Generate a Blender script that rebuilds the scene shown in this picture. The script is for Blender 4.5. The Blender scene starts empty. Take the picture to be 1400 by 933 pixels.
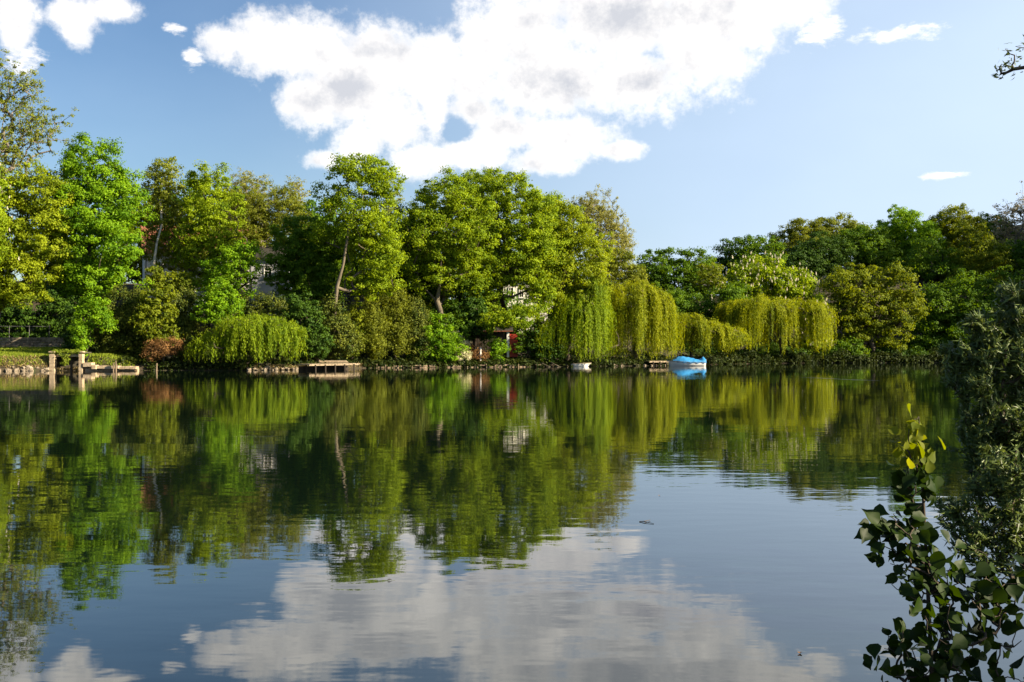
import bpy, math, random
import numpy as np

# ------------------------------------------------------------------ camera, sky, sun, exposure
S = bpy.context.scene
COL = S.collection
F, CX, HY, HC = 1500.0, 700.0, 474.0, 2.2      # focal length and horizon row of a 1400 px wide photo; eye height
SUN_EL, SUN_AZ = 25.0, 109.0                   # elevation; azimuth clockwise from +Y (the view)

cam = bpy.data.cameras.new('camera')
camo = bpy.data.objects.new('camera', cam)
COL.objects.link(camo)
camo.location = (0, 0, HC)
camo.rotation_euler = (math.radians(90) + math.atan(7.5 / F), 0, 0)
cam.sensor_width = 36.0
cam.lens = 36.0 * F / 1400.0
cam.clip_start, cam.clip_end = 0.1, 5000.0
S.camera = camo

S.view_settings.view_transform = 'Standard'
S.view_settings.look = 'None'
S.view_settings.gamma = 1.0
S.view_settings.use_curve_mapping = False
S.view_settings.exposure = 1.62
S.cycles.max_bounces = 8
S.cycles.diffuse_bounces = 3
S.cycles.glossy_bounces = 3
S.cycles.transmission_bounces = 4
S.cycles.transparent_max_bounces = 4
S.cycles.use_denoising = True
S.cycles.caustics_reflective = False
S.cycles.caustics_refractive = False

sun = bpy.data.lights.new('sun', 'SUN')
sun.energy = 5.0
sun.angle = math.radians(0.5)
sun.color = (1.0, 0.86, 0.62)
suno = bpy.data.objects.new('sun', sun)
COL.objects.link(suno)
suno.rotation_euler = (math.radians(90 - SUN_EL), 0, math.radians(180 - SUN_AZ))
suno.location = (60, -20, 60)

W = bpy.data.worlds.new('World')
S.world = W
W.use_nodes = True


def build_sky():
    nt = W.node_tree
    N, L = nt.nodes, nt.links
    N.clear()

    def math_(op, a, b=None, c=None):
        n = N.new('ShaderNodeMath'); n.operation = op
        for i, v in enumerate((a, b, c)):
            if v is None: continue
            if isinstance(v, (int, float)): n.inputs[i].default_value = v
            else: L.new(v, n.inputs[i])
        return n.outputs[0]

    def vec(op, a, b=None):
        n = N.new('ShaderNodeVectorMath'); n.operation = op
        for i, v in enumerate((a, b)):
            if v is None: continue
            if isinstance(v, tuple): n.inputs[i].default_value = v
            else: L.new(v, n.inputs[i])
        return n.outputs['Value'] if op == 'LENGTH' else n.outputs[0]

    def ramp(x, lo, hi):
        n = N.new('ShaderNodeMapRange'); n.interpolation_type = 'SMOOTHSTEP'
        L.new(x, n.inputs[0]); n.inputs[1].default_value = lo; n.inputs[2].default_value = hi
        return n.outputs[0]

    sky = N.new('ShaderNodeTexSky'); sky.sky_type = 'NISHITA'
    sky.sun_disc = False
    sky.sun_elevation = math.radians(SUN_EL)
    sky.sun_rotation = math.radians(SUN_AZ)
    sky.altitude = 100
    sky.air_density = 1.0
    sky.dust_density = 0.7
    sky.ozone_density = 2.2
    bg = N.new('ShaderNodeBackground'); bg.inputs[1].default_value = 0.050
    sat = N.new('ShaderNodeHueSaturation'); sat.inputs['Saturation'].default_value = 1.12; sat.inputs['Hue'].default_value = 0.504; sat.inputs['Value'].default_value = 0.90
    L.new(sky.outputs[0], sat.inputs['Color'])
    L.new(sat.outputs[0], bg.inputs[0])

    tc = N.new('ShaderNodeTexCoord')
    sp = N.new('ShaderNodeSeparateXYZ'); L.new(tc.outputs['Generated'], sp.inputs[0])
    az = math_('ARCTAN2', sp.outputs[0], sp.outputs[1])
    el = math_('ARCSINE', sp.outputs[2])
    cb = N.new('ShaderNodeCombineXYZ'); L.new(az, cb.inputs[0]); L.new(el, cb.inputs[1])
    P = cb.outputs[0]

    def noise(scale, detail, rough, seed, stretch=1.0, dist=0.0):
        q = vec('MULTIPLY', P, (1.0, stretch, 1.0))
        q = vec('ADD', q, (seed, seed * 0.37, seed * 1.7))
        n = N.new('ShaderNodeTexNoise'); n.inputs['Scale'].default_value = scale
        n.inputs['Detail'].default_value = detail; n.inputs['Roughness'].default_value = rough
        n.inputs['Distortion'].default_value = dist
        L.new(q, n.inputs['Vector'])
        return n.outputs['Fac']

    def puff(lst):
        acc = None
        for (px, py, rx, ry) in lst:
            a = math.atan((px - CX) / F)
            e = math.atan((HY - py) / F * math.cos(a))
            d = vec('SUBTRACT', P, (a, e, 0.0))
            d = vec('MULTIPLY', d, (F / rx / math.cos(a) ** 2, F / ry, 0.0))
            m = math_('SUBTRACT', 1.0, vec('LENGTH', d))
            acc = m if acc is None else math_('SMOOTH_MAX', acc, m, 0.12)
        return acc

    heaps = [(300, 62, 44, 32), (355, 60, 66, 46), (430, 66, 80, 56), (520, 80, 100, 58), (595, 95, 72, 66), (480, 125, 100, 66),
             (430, 140, 66, 46), (540, 172, 76, 58), (500, 192, 60, 36), (572, 218, 58, 34), (438, 219, 34, 16), (598, 150, 36, 60),
             (720, 40, 100, 76), (850, 25, 150, 80), (985, 25, 130, 76), (1075, 8, 72, 36), (640, 110, 60, 50), (660, 60, 50, 50), (650, 210, 70, 30), (640, 150, 60, 34), (760, 105, 120, 70), (880, 110, 100, 58),
             (960, 75, 105, 60), (690, 178, 70, 34), (775, 190, 88, 42), (740, 222, 66, 24), (845, 205, 44, 16), (860, -70, 230, 90),
             (100, 18, 40, 28), (150, 10, 50, 20), (104, 44, 24, 22), (5, 8, 55, 34), (20, 45, 34, 34)]
    thin = [(1228, 46, 84, 15), (1290, 240, 40, 7), (242, 38, 22, 9), (262, 80, 20, 18), (30, 80, 40, 30), (862, 208, 22, 10), (1120, 40, 40, 30)]
    m = puff(heaps)
    hole = puff([(622, 176, 28, 26)])
    m = math_('SUBTRACT', m, math_('MULTIPLY', math_('MAXIMUM', hole, 0.0), 0.75))
    n1 = noise(15.0, 10.0, 0.61, 3.1, 1.15)
    n2 = noise(55.0, 8.0, 0.66, 8.7)
    f = math_('ADD', m, math_('MULTIPLY', math_('SUBTRACT', n1, 0.5), 1.35))
    f = math_('ADD', f, math_('MULTIPLY', math_('SUBTRACT', n2, 0.5), 0.75))
    n3 = noise(150.0, 5.0, 0.6, 2.9)
    f = math_('ADD', f, math_('MULTIPLY', math_('SUBTRACT', n3, 0.5), 0.5))
    mask = ramp(f, -0.06, 0.66)
    t = puff(thin)
    t = math_('ADD', t, math_('MULTIPLY', math_('SUBTRACT', noise(38.0, 9.0, 0.7, 5.5, 2.2), 0.5), 2.8))
    mask = math_('MAXIMUM', mask, math_('MULTIPLY', ramp(t, 0.15, 0.95), 0.85))
    # light and dark of the cloud: grey bellies, bright rims
    g = puff([(800, 140, 150, 70), (900, 120, 120, 60), (700, 130, 70, 90), (860, -20, 200, 90), (450, 120, 90, 60), (520, 60, 90, 30)])
    g = math_('ADD', g, math_('MULTIPLY', math_('SUBTRACT', noise(16.0, 6.0, 0.6, 1.3), 0.5), 1.0))
    g = math_('MULTIPLY', ramp(g, -0.25, 0.75), ramp(f, 0.25, 1.0))
    q = vec('ADD', P, (0.014, 0.010, 0.0))
    q = vec('ADD', vec('MULTIPLY', q, (1.0, 1.15, 1.0)), (3.1, 3.1 * 0.37, 3.1 * 1.7))
    ns = N.new('ShaderNodeTexNoise'); ns.inputs['Scale'].default_value = 15.0; ns.inputs['Detail'].default_value = 10.0; ns.inputs['Roughness'].default_value = 0.66
    L.new(q, ns.inputs['Vector'])
    relief = math_('MULTIPLY', math_('SUBTRACT', ns.outputs['Fac'], n1), 2.2)
    fine = math_('MULTIPLY', math_('SUBTRACT', 0.5, n2), 0.5)
    g = math_('ADD', math_('MULTIPLY', g, 0.75), math_('MULTIPLY', math_('ADD', math_('ADD', relief, fine), 0.24), ramp(f, 0.15, 0.6)))
    g = math_('MINIMUM', math_('MAXIMUM', g, 0.0), 1.0)
    mix = N.new('ShaderNodeMix'); mix.data_type = 'RGBA'
    L.new(g, mix.inputs[0])
    mix.inputs[6].default_value = (0.455, 0.437, 0.415, 1)
    mix.inputs[7].default_value = (0.225, 0.232, 0.252, 1)
    bc = N.new('ShaderNodeBackground'); bc.inputs[1].default_value = 1.0
    L.new(mix.outputs[2], bc.inputs[0])
    ms = N.new('ShaderNodeMixShader')
    L.new(mask, ms.inputs[0]); L.new(bg.outputs[0], ms.inputs[1]); L.new(bc.outputs[0], ms.inputs[2])
    # thin high haze on the side of the sky where the sun stands
    hz = N.new('ShaderNodeBackground'); hz.inputs[0].default_value = (0.240, 0.296, 0.372, 1); hz.inputs[1].default_value = 1.0
    hv = math_('ADD', math_('MULTIPLY', ramp(az, -0.40, 0.50), 1.0), math_('MULTIPLY', math_('SUBTRACT', noise(5.0, 4.0, 0.5, 12.3, 2.0), 0.5), 0.25))
    hv = math_('MULTIPLY', math_('MAXIMUM', hv, 0.0), math_('SUBTRACT', 0.97, math_('MULTIPLY', ramp(el, 0.1, 0.8), 0.6)))
    mh = N.new('ShaderNodeMixShader')
    L.new(hv, mh.inputs[0]); L.new(bg.outputs[0], mh.inputs[1]); L.new(hz.outputs[0], mh.inputs[2])
    L.new(mh.outputs[0], ms.inputs[1])
    out = N.new('ShaderNodeOutputWorld')
    L.new(ms.outputs[0], out.inputs[0])


build_sky()


# ------------------------------------------------------------------ helpers
def P(px, py, d):
    """A point of the place at distance d, found from where the photo shows it."""
    return np.array([(px - CX) / F * d, d, HC - (py - HY) / F * d])


def tag(o, label=None, cat=None, group=None, kind=None):
    if label: o['label'] = label
    if cat: o['category'] = cat
    if group: o['group'] = group
    if kind: o['kind'] = kind
    return o


def empty(name, loc, rz=0.0):
    o = bpy.data.objects.new(name, None)
    o.empty_display_size = 0.3
    COL.objects.link(o)
    o.location = loc
    o.rotation_euler = (0, 0, rz)
    return o


def raw_mesh(name, V, faces, k, mat, parent=None, attr=None, smooth=False):
    """V (n,3), faces (m,k) index array: one mesh object, in the parent's space."""
    me = bpy.data.meshes.new(name)
    n, m = len(V), len(faces)
    me.vertices.add(n)
    me.vertices.foreach_set('co', np.ascontiguousarray(V, dtype=np.float32).ravel())
    me.loops.add(m * k)
    me.loops.foreach_set('vertex_index', np.ascontiguousarray(faces, dtype=np.int32).ravel())
    me.polygons.add(m)
    me.polygons.foreach_set('loop_start', np.arange(0, m * k, k, dtype=np.int32))
    me.polygons.foreach_set('use_smooth', np.full(m, smooth, dtype=bool))
    if attr is not None:
        a = me.attributes.new('tint', 'FLOAT', 'POINT')
        a.data.foreach_set('value', np.ascontiguousarray(attr, dtype=np.float32))
    me.update(calc_edges=True)
    me.materials.append(mat)
    o = bpy.data.objects.new(name, me)
    COL.objects.link(o)
    if parent: o.parent = parent
    return o


class MB:
    """Collects boxes, tubes and lofts; build() links them as one mesh object."""
    def __init__(self): self.v = []; self.f = []

    def box(self, c, s, rz=0.0, tilt=0.0):
        x, y, z = s[0] / 2, s[1] / 2, s[2] / 2
        b = min(x, y, z) * 0.12
        pts = []
        for zz, ins in ((-z, b), (-z + b, 0), (z - b, 0), (z, b)):
            for sx, sy in ((-1, -1), (1, -1), (1, 1), (-1, 1)):
                pts.append([sx * (x - ins), sy * (y - ins), zz])
        p = np.array(pts)
        if tilt:
            ct, st = math.cos(tilt), math.sin(tilt)
            p = np.stack([p[:, 0], p[:, 1] * ct - p[:, 2] * st, p[:, 1] * st + p[:, 2] * ct], 1)
        cr, sr = math.cos(rz), math.sin(rz)
        p = np.stack([p[:, 0] * cr - p[:, 1] * sr, p[:, 0] * sr + p[:, 1] * cr, p[:, 2]], 1) + np.array(c)
        o = len(self.v)
        self.v.extend(p.tolist())
        self.f.append([o + 3, o + 2, o + 1, o])
        for r in range(3):
            for i in range(4):
                a, d = o + r * 4 + i, o + r * 4 + (i + 1) % 4
                self.f.append([a, d, d + 4, a + 4])
        self.f.append([o + 12, o + 13, o + 14, o + 15])
        return self

    def tube(self, pts, rad, k=8, cap=True):
        pts = [np.array(p, float) for p in pts]
        if not hasattr(rad, '__len__'): rad = [rad] * len(pts)
        o = len(self.v)
        for i, p in enumerate(pts):
            t = pts[min(i + 1, len(pts) - 1)] - pts[max(i - 1, 0)]
            t = t / (np.linalg.norm(t) + 1e-9)
            u = np.cross(t, [0.31, 0.9, 0.2]); u /= np.linalg.norm(u) + 1e-9
            w = np.cross(t, u)
            for j in range(k):
                a = 2 * math.pi * j / k
                self.v.append((p + rad[i] * (math.cos(a) * u + math.sin(a) * w)).tolist())
        for i in range(len(pts) - 1):
            for j in range(k):
                a, b = o + i * k + j, o + i * k + (j + 1) % k
                self.f.append([a, b, b + k, a + k])
        if cap:
            self.f.append([o + j for j in reversed(range(k))])
            self.f.append([o + (len(pts) - 1) * k + j for j in range(k)])
        return self

    def poly(self, pts, faces):
        o = len(self.v)
        self.v.extend([list(map(float, p)) for p in pts])
        self.f.extend([[o + i for i in f] for f in faces])
        return self

    def build(self, name, mat, parent=None, smooth=False):
        me = bpy.data.meshes.new(name)
        me.from_pydata(self.v, [], self.f)
        if smooth: me.polygons.foreach_set('use_smooth', [True] * len(me.polygons))
        me.materials.append(mat)
        o = bpy.data.objects.new(name, me)
        COL.objects.link(o)
        if parent: o.parent = parent
        return o


# ------------------------------------------------------------------ materials
def new_mat(name):
    m = bpy.data.materials.new(name)
    m.use_nodes = True
    nt = m.node_tree
    nt.nodes.clear()
    out = nt.nodes.new('ShaderNodeOutputMaterial')
    return m, nt, out


def leaf_mat(name, c0, c1, trans=0.42, gloss=0.12, rough=0.55):
    """Leaf colour runs from c0 to c1 by each leaf's own tint; light passes through."""
    m, nt, out = new_mat(name)
    N, L = nt.nodes, nt.links
    at = N.new('ShaderNodeAttribute'); at.attribute_name = 'tint'
    mx = N.new('ShaderNodeMix'); mx.data_type = 'RGBA'
    L.new(at.outputs['Fac'], mx.inputs[0])
    mx.inputs[6].default_value = (*c0, 1); mx.inputs[7].default_value = (*c1, 1)
    pb = N.new('ShaderNodeBsdfPrincipled')
    pb.inputs['Roughness'].default_value = rough
    pb.inputs['Specular IOR Level'].default_value = gloss
    L.new(mx.outputs[2], pb.inputs['Base Color'])
    hs = N.new('ShaderNodeHueSaturation')
    hs.inputs['Hue'].default_value = 0.482; hs.inputs['Saturation'].default_value = 1.1; hs.inputs['Value'].default_value = 1.6
    L.new(mx.outputs[2], hs.inputs['Color'])
    tr = N.new('ShaderNodeBsdfTranslucent'); L.new(hs.outputs[0], tr.inputs[0])
    ms = N.new('ShaderNodeMixShader'); ms.inputs[0].default_value = trans
    L.new(pb.outputs[0], ms.inputs[1]); L.new(tr.outputs[0], ms.inputs[2])
    L.new(ms.outputs[0], out.inputs[0])
    return m


def rough_mat(name, c0, c1, scale=3.0, rough=0.85, bump=0.02, stretch=(1, 1, 1), detail=6.0, spec=0.3, c2=None):
    """A weathered surface: two or three colours mixed by noise, with a bump."""
    m, nt, out = new_mat(name)
    N, L = nt.nodes, nt.links
    tc = N.new('ShaderNodeTexCoord')
    mp = N.new('ShaderNodeMapping'); mp.inputs['Scale'].default_value = stretch
    L.new(tc.outputs['Object'], mp.inputs[0])
    nz = N.new('ShaderNodeTexNoise'); nz.inputs['Scale'].default_value = scale
    nz.inputs['Detail'].default_value = detail; nz.inputs['Roughness'].default_value = 0.65
    L.new(mp.outputs[0], nz.inputs['Vector'])
    cr = N.new('ShaderNodeValToRGB')
    cr.color_ramp.elements[0].position = 0.3; cr.color_ramp.elements[0].color = (*c0, 1)
    cr.color_ramp.elements[1].position = 0.7; cr.color_ramp.elements[1].color = (*c1, 1)
    if c2:
        e = cr.color_ramp.elements.new(0.5); e.color = (*c2, 1)
    L.new(nz.outputs['Fac'], cr.inputs[0])
    pb = N.new('ShaderNodeBsdfPrincipled')
    pb.inputs['Roughness'].default_value = rough
    pb.inputs['Specular IOR Level'].default_value = spec
    L.new(cr.outputs[0], pb.inputs['Base Color'])
    if bump:
        n2 = N.new('ShaderNodeTexNoise'); n2.inputs['Scale'].default_value = scale * 4
        n2.inputs['Detail'].default_value = 4
        L.new(mp.outputs[0], n2.inputs['Vector'])
        bp = N.new('ShaderNodeBump'); bp.inputs['Distance'].default_value = bump
        bp.inputs['Strength'].default_value = 1.0
        L.new(n2.outputs['Fac'], bp.inputs['Height'])
        L.new(bp.outputs[0], pb.inputs['Normal'])
    L.new(pb.outputs[0], out.inputs[0])
    return m


def water_mat():
    m, nt, out = new_mat('lake_water')
    N, L = nt.nodes, nt.links
    tc = N.new('ShaderNodeTexCoord')

    def noise(sc, scale, detail):
        mp = N.new('ShaderNodeMapping'); mp.inputs['Scale'].default_value = sc
        mp.inputs['Rotation'].default_value = (0, 0, 0.12)
        L.new(tc.outputs['Object'], mp.inputs[0])
        nz = N.new('ShaderNodeTexNoise'); nz.inputs['Scale'].default_value = scale
        nz.inputs['Detail'].default_value = detail; nz.inputs['Roughness'].default_value = 0.5
        L.new(mp.outputs[0], nz.inputs['Vector'])
        return nz.outputs['Fac']

    def mul(a, b):
        n = N.new('ShaderNodeMath'); n.operation = 'MULTIPLY'
        for i, v in enumerate((a, b)):
            if isinstance(v, (int, float)): n.inputs[i].default_value = v
            else: L.new(v, n.inputs[i])
        return n.outputs[0]

    def add(a, b):
        n = N.new('ShaderNodeMath'); n.operation = 'ADD'
        L.new(a, n.inputs[0]); L.new(b, n.inputs[1])
        return n.outputs[0]

    patch = N.new('ShaderNodeMapRange')
    L.new(noise((0.25, 1.0, 1), 0.09, 3.0), patch.inputs[0])
    patch.inputs[1].default_value = 0.35; patch.inputs[2].default_value = 0.65
    patch.inputs[3].default_value = 0.25; patch.inputs[4].default_value = 1.8
    h = add(mul(noise((0.55, 1.0, 1), 3.2, 2.0), 0.0017), mul(noise((0.5, 1.0, 1), 0.8, 2.0), 0.0048))
    h = mul(h, patch.outputs[0])
    bp = N.new('ShaderNodeBump'); bp.inputs['Distance'].default_value = 1.0
    L.new(h, bp.inputs['Height'])
    pb = N.new('ShaderNodeBsdfPrincipled')
    pb.inputs['Base Color'].default_value = (0.003, 0.007, 0.005, 1)
    pb.inputs['Roughness'].default_value = 0.02
    pb.inputs['IOR'].default_value = 1.68
    pb.inputs['Specular Tint'].default_value = (0.95, 1.0, 1.0, 1)
    L.new(bp.outputs[0], pb.inputs['Normal'])
    L.new(pb.outputs[0], out.inputs[0])
    return m


M = {}
M['bark'] = rough_mat('bark', (0.03, 0.024, 0.017), (0.085, 0.065, 0.045), 4, 0.9, 0.02, (1, 1, 0.25))
M['pale_bark'] = rough_mat('pale_bark', (0.07, 0.056, 0.038), (0.17, 0.14, 0.095), 3, 0.85, 0.015, (1, 1, 0.3))
M['birch_bark'] = rough_mat('birch_bark', (0.10, 0.09, 0.07), (0.62, 0.57, 0.47), 2.2, 0.7, 0.008, (1, 1, 1.6), c2=(0.5, 0.45, 0.37))
M['grey_bark'] = rough_mat('grey_bark', (0.10, 0.085, 0.07), (0.20, 0.17, 0.14), 4, 0.9, 0.01, (1, 1, 0.3))
M['bright'] = leaf_mat('maple_leaf', (0.08, 0.178, 0.006), (0.205, 0.35, 0.01))
M['fresh'] = leaf_mat('fresh_leaf', (0.108, 0.178, 0.007), (0.275, 0.365, 0.012))
M['yellow'] = leaf_mat('yellow_green_leaf', (0.125, 0.18, 0.007), (0.29, 0.35, 0.014))
M['green'] = leaf_mat('green_leaf', (0.046, 0.105, 0.007), (0.125, 0.215, 0.012))
M['mid'] = leaf_mat('mid_green_leaf', (0.088, 0.125, 0.008), (0.21, 0.25, 0.014))
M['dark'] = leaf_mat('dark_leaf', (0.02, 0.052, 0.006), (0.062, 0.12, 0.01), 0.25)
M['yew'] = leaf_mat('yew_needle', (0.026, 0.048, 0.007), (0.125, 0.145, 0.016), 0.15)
M['olive'] = leaf_mat('olive_bud', (0.105, 0.14, 0.014), (0.24, 0.27, 0.03))
M['brown'] = leaf_mat('budding_leaf', (0.1, 0.125, 0.012), (0.215, 0.245, 0.024))
M['pale'] = leaf_mat('pale_bud', (0.18, 0.19, 0.04), (0.33, 0.33, 0.08))
M['pink'] = leaf_mat('pinkish_bud', (0.2, 0.175, 0.085), (0.34, 0.3, 0.15))
M['willow'] = leaf_mat('weeping_willow_leaf', (0.125, 0.168, 0.006), (0.318, 0.35, 0.012), 0.42)
M['green_willow'] = leaf_mat('green_willow_leaf', (0.085, 0.150, 0.006), (0.250, 0.335, 0.012), 0.42)
M['osier'] = leaf_mat('osier_leaf', (0.04, 0.07, 0.014), (0.13, 0.172, 0.04), 0.25, 0.35, 0.45)
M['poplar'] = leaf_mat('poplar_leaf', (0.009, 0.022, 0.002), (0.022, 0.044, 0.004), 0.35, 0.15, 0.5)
M['young'] = leaf_mat('young_poplar_leaf', (0.09, 0.12, 0.01), (0.17, 0.19, 0.02), 0.5, 0.1, 0.6)
M['dead'] = leaf_mat('dead_twig', (0.12, 0.06, 0.02), (0.26, 0.14, 0.05), 0.2)
M['cream'] = leaf_mat('cream_blossom', (0.40, 0.40, 0.20), (0.65, 0.60, 0.40), 0.3)
M['blossom'] = leaf_mat('white_blossom', (0.48, 0.45, 0.33), (0.68, 0.64, 0.5), 0.3)
M['grass'] = leaf_mat('grass_blade', (0.1, 0.16, 0.01), (0.23, 0.27, 0.03), 0.35)
M['straw'] = leaf_mat('straw', (0.20, 0.15, 0.06), (0.38, 0.30, 0.13), 0.3)
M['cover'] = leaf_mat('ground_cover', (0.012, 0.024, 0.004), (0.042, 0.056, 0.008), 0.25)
M['ground'] = rough_mat('soil_and_grass', (0.032, 0.025, 0.015), (0.03, 0.042, 0.012), 0.8, 0.95, 0.05, c2=(0.05, 0.038, 0.022))
M['stone'] = rough_mat('bank_stone', (0.10, 0.08, 0.055), (0.36, 0.29, 0.21), 3, 0.9, 0.03)
M['brick'] = rough_mat('old_masonry', (0.26, 0.18, 0.11), (0.50, 0.40, 0.27), 2, 0.9, 0.02)
M['dark_stone'] = rough_mat('dark_masonry', (0.05, 0.045, 0.035), (0.10, 0.085, 0.06), 2, 0.9, 0.02)  # darker masonry for the back wall and slab of the entrance
M['deck'] = rough_mat('weathered_plank', (0.28, 0.21, 0.14), (0.48, 0.38, 0.26), 2, 0.8, 0.008, (8, 1, 1))
M['timber'] = rough_mat('old_timber', (0.07, 0.05, 0.034), (0.27, 0.20, 0.13), 3, 0.85, 0.01, (1, 1, 0.3))
M['dark_wood'] = rough_mat('dark_wood', (0.025, 0.018, 0.012), (0.055, 0.04, 0.028), 3, 0.8, 0.01, (1, 1, 0.3))
M['white_paint'] = rough_mat('white_paint', (0.68, 0.66, 0.60), (0.80, 0.78, 0.73), 2, 0.6, 0.002)
M['render_white'] = rough_mat('white_render', (0.62, 0.59, 0.52), (0.78, 0.75, 0.68), 1.2, 0.9, 0.004)
M['render_grey'] = rough_mat('grey_render', (0.34, 0.34, 0.36), (0.46, 0.46, 0.48), 1.2, 0.9, 0.004)
M['roof_red'] = rough_mat('red_roof_tile', (0.16, 0.06, 0.035), (0.30, 0.11, 0.06), 4, 0.85, 0.03, (1, 4, 1))
M['roof_dark'] = rough_mat('dark_roof', (0.02, 0.018, 0.015), (0.045, 0.04, 0.034), 4, 0.8, 0.02)
M['red_paint'] = rough_mat('red_paint', (0.13, 0.012, 0.008), (0.46, 0.05, 0.022), 2.2, 0.55, 0.003)
M['glass'] = rough_mat('window_glass', (0.02, 0.025, 0.03), (0.05, 0.055, 0.06), 1, 0.08, 0, spec=0.6)
M['hull'] = rough_mat('white_gelcoat', (0.70, 0.69, 0.66), (0.80, 0.79, 0.77), 1.5, 0.3, 0.0, spec=0.5)
M['tarp'] = rough_mat('blue_tarpaulin', (0.018, 0.16, 0.38), (0.045, 0.25, 0.52), 2.5, 0.45, 0.02, spec=0.4)
M['iron'] = rough_mat('rail_iron', (0.05, 0.05, 0.05), (0.12, 0.12, 0.115), 4, 0.6, 0.002)
M['blue_door'] = rough_mat('blue_paint', (0.20, 0.28, 0.36), (0.30, 0.38, 0.46), 2, 0.6, 0.002)

# ------------------------------------------------------------------ the land and the lake
SH = np.array([(-400, 60), (-200, 72), (-110, 84), (-70, 92), (-46, 97), (-41, 99.3), (-38, 100), (-30, 101), (-24, 101), (-19.4, 104), (-15, 111), (-9, 114),
               (0, 117), (8, 121), (17.5, 126), (28, 138), (40, 146), (62, 150), (90, 152), (112, 140), (124, 110), (118, 70), (100, 45), (90, 30)])


def shore_y(x): return np.interp(x, SH[:19, 0], SH[:19, 1])


def near_y(x): return np.interp(x, [-400, -60, -12, 0, 2.6, 3.6, 5.0, 7.0, 10, 20, 40, 90, 125], [60, 12, 4.5, 3.2, 3.8, 5.4, 10.4, 13, 15, 18, 22, 34, 152])


def ground_z(x, y):
    x = np.asarray(x, float); y = np.asarray(y, float)
    df = y - shore_y(x)
    dn = near_y(x) - y
    left = np.clip((-34.5 - x) / 3.0, 0, 1)                       # the raised lawn
    bank = 0.35 + 0.85 * left
    hill = np.interp(x, [-400, -60, -20, 5, 25, 60, 80, 112, 160, 900], [9, 8.5, 8, 6.5, 8, 13, 14, 28, 34, 34])  # raised out of view at the right to shade the hillside
    rise = np.clip((df - 4 - 12 * left) / 32, 0, 1); rise = rise * rise * (3 - 2 * rise)
    zf = np.where(df > 0, bank * np.clip(df / 0.9, 0, 1) ** 0.7 + np.clip(df, 0, 14) * 0.06 + hill * rise, np.clip(df * 0.5, -1.5, 0) - 0.02)
    zf = np.where((x > -41.45) & (x < -38.75) & (y < 101.0) & (df < 3), -0.5, zf)      # the boat entrance
    zn = np.where(dn > 0, 0.4 * np.clip(dn / 1.0, 0, 1) + np.clip(dn, 0, 25) * 0.05, np.clip(dn * 0.5, -1.5, 0) - 0.02)
    return np.maximum(zf, zn)


def gz(x, y): return float(ground_z(x, y))


def build_land():
    xs = np.concatenate([np.linspace(-900, -80, 30), np.linspace(-78, 80, 240), np.linspace(84, 150, 40), np.linspace(170, 900, 25)])
    ys = np.concatenate([np.linspace(-300, -12, 14), np.linspace(-10, 30, 70), np.linspace(32, 88, 20), np.linspace(89, 170, 170), np.linspace(174, 240, 20), np.linspace(270, 1800, 20)])
    X, Y = np.meshgrid(xs, ys)
    Z = ground_z(X, Y)
    rng = np.random.default_rng(5)
    Z = Z + np.where(Z > 0.5, rng.normal(0, 0.05, Z.shape), 0)
    V = np.stack([X.ravel(), Y.ravel(), Z.ravel()], 1)
    nx, ny = len(xs), len(ys)
    i = np.arange(nx * ny).reshape(ny, nx)
    Q = np.stack([i[:-1, :-1].ravel(), i[:-1, 1:].ravel(), i[1:, 1:].ravel(), i[1:, :-1].ravel()], 1)
    o = raw_mesh('ground', V, Q, 4, M['ground'], smooth=True)
    tag(o, kind='structure')
    w = raw_mesh('lake_water', np.array([(-380, -60, 0), (300, -60, 0), (300, 175, 0), (-380, 175, 0)], float), np.array([[0, 1, 2, 3]]), 4, water_mat())
    tag(w, kind='structure')


build_land()


# ------------------------------------------------------------------ plants
def unit(v): return v / (np.linalg.norm(v, axis=-1, keepdims=True) + 1e-9)


def leaf_quads(C, Nn, A, Ln, Wd, tint, fold=0.18):
    """A folded diamond per leaf: centres, normals, long axes."""
    A = unit(A - Nn * np.sum(A * Nn, 1, keepdims=True))
    B = np.cross(Nn, A)
    Ln = Ln[:, None] * 0.5; Wd = Wd[:, None] * 0.5
    dn = Nn * (Wd * fold * 2)
    V = np.stack([C - A * Ln, C + B * Wd - dn - A * Ln * 0.15, C + A * Ln, C - B * Wd - dn - A * Ln * 0.15], 1).reshape(-1, 3)
    Fq = np.arange(len(C) * 4).reshape(-1, 4)
    return V, Fq, np.repeat(tint, 4)


def grow(trunk, targets, rng, bow=0.12):
    """Branch skeleton: each target joins the nearest, lower and inner node."""
    n0 = len(trunk)
    cap = n0 + 2 * len(targets)
    nd = np.zeros((cap, 3)); par = np.full(cap, -1)
    nd[:n0] = trunk; par[1:n0] = np.arange(n0 - 1)
    base = trunk[0]
    order = np.argsort(np.linalg.norm((targets - trunk[-1]) * [1, 1, 0.7], axis=1) * 0.4 + np.linalg.norm(targets - base, axis=1))
    k = n0
    lo = max(1, n0 // 3)
    for t in targets[order]:
        q = nd[lo:k]
        dv = t - q
        hd = np.hypot(dv[:, 0], dv[:, 1])
        cost = np.linalg.norm(dv, axis=1) + 1.2 * np.maximum(0, 0.25 * hd - dv[:, 2]) + 0.15 * np.linalg.norm(q - base, axis=1)
        j = lo + int(np.argmin(cost))
        L = np.linalg.norm(t - nd[j])
        if L < 1e-3: continue
        mid = (nd[j] + t) / 2 + rng.normal(0, 0.09 * L, 3) + np.array([0, 0, -bow * L * 0.5])
        nd[k] = mid; par[k] = j
        nd[k + 1] = t; par[k + 1] = k
        k += 2
    return nd[:k], par[:k]


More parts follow.
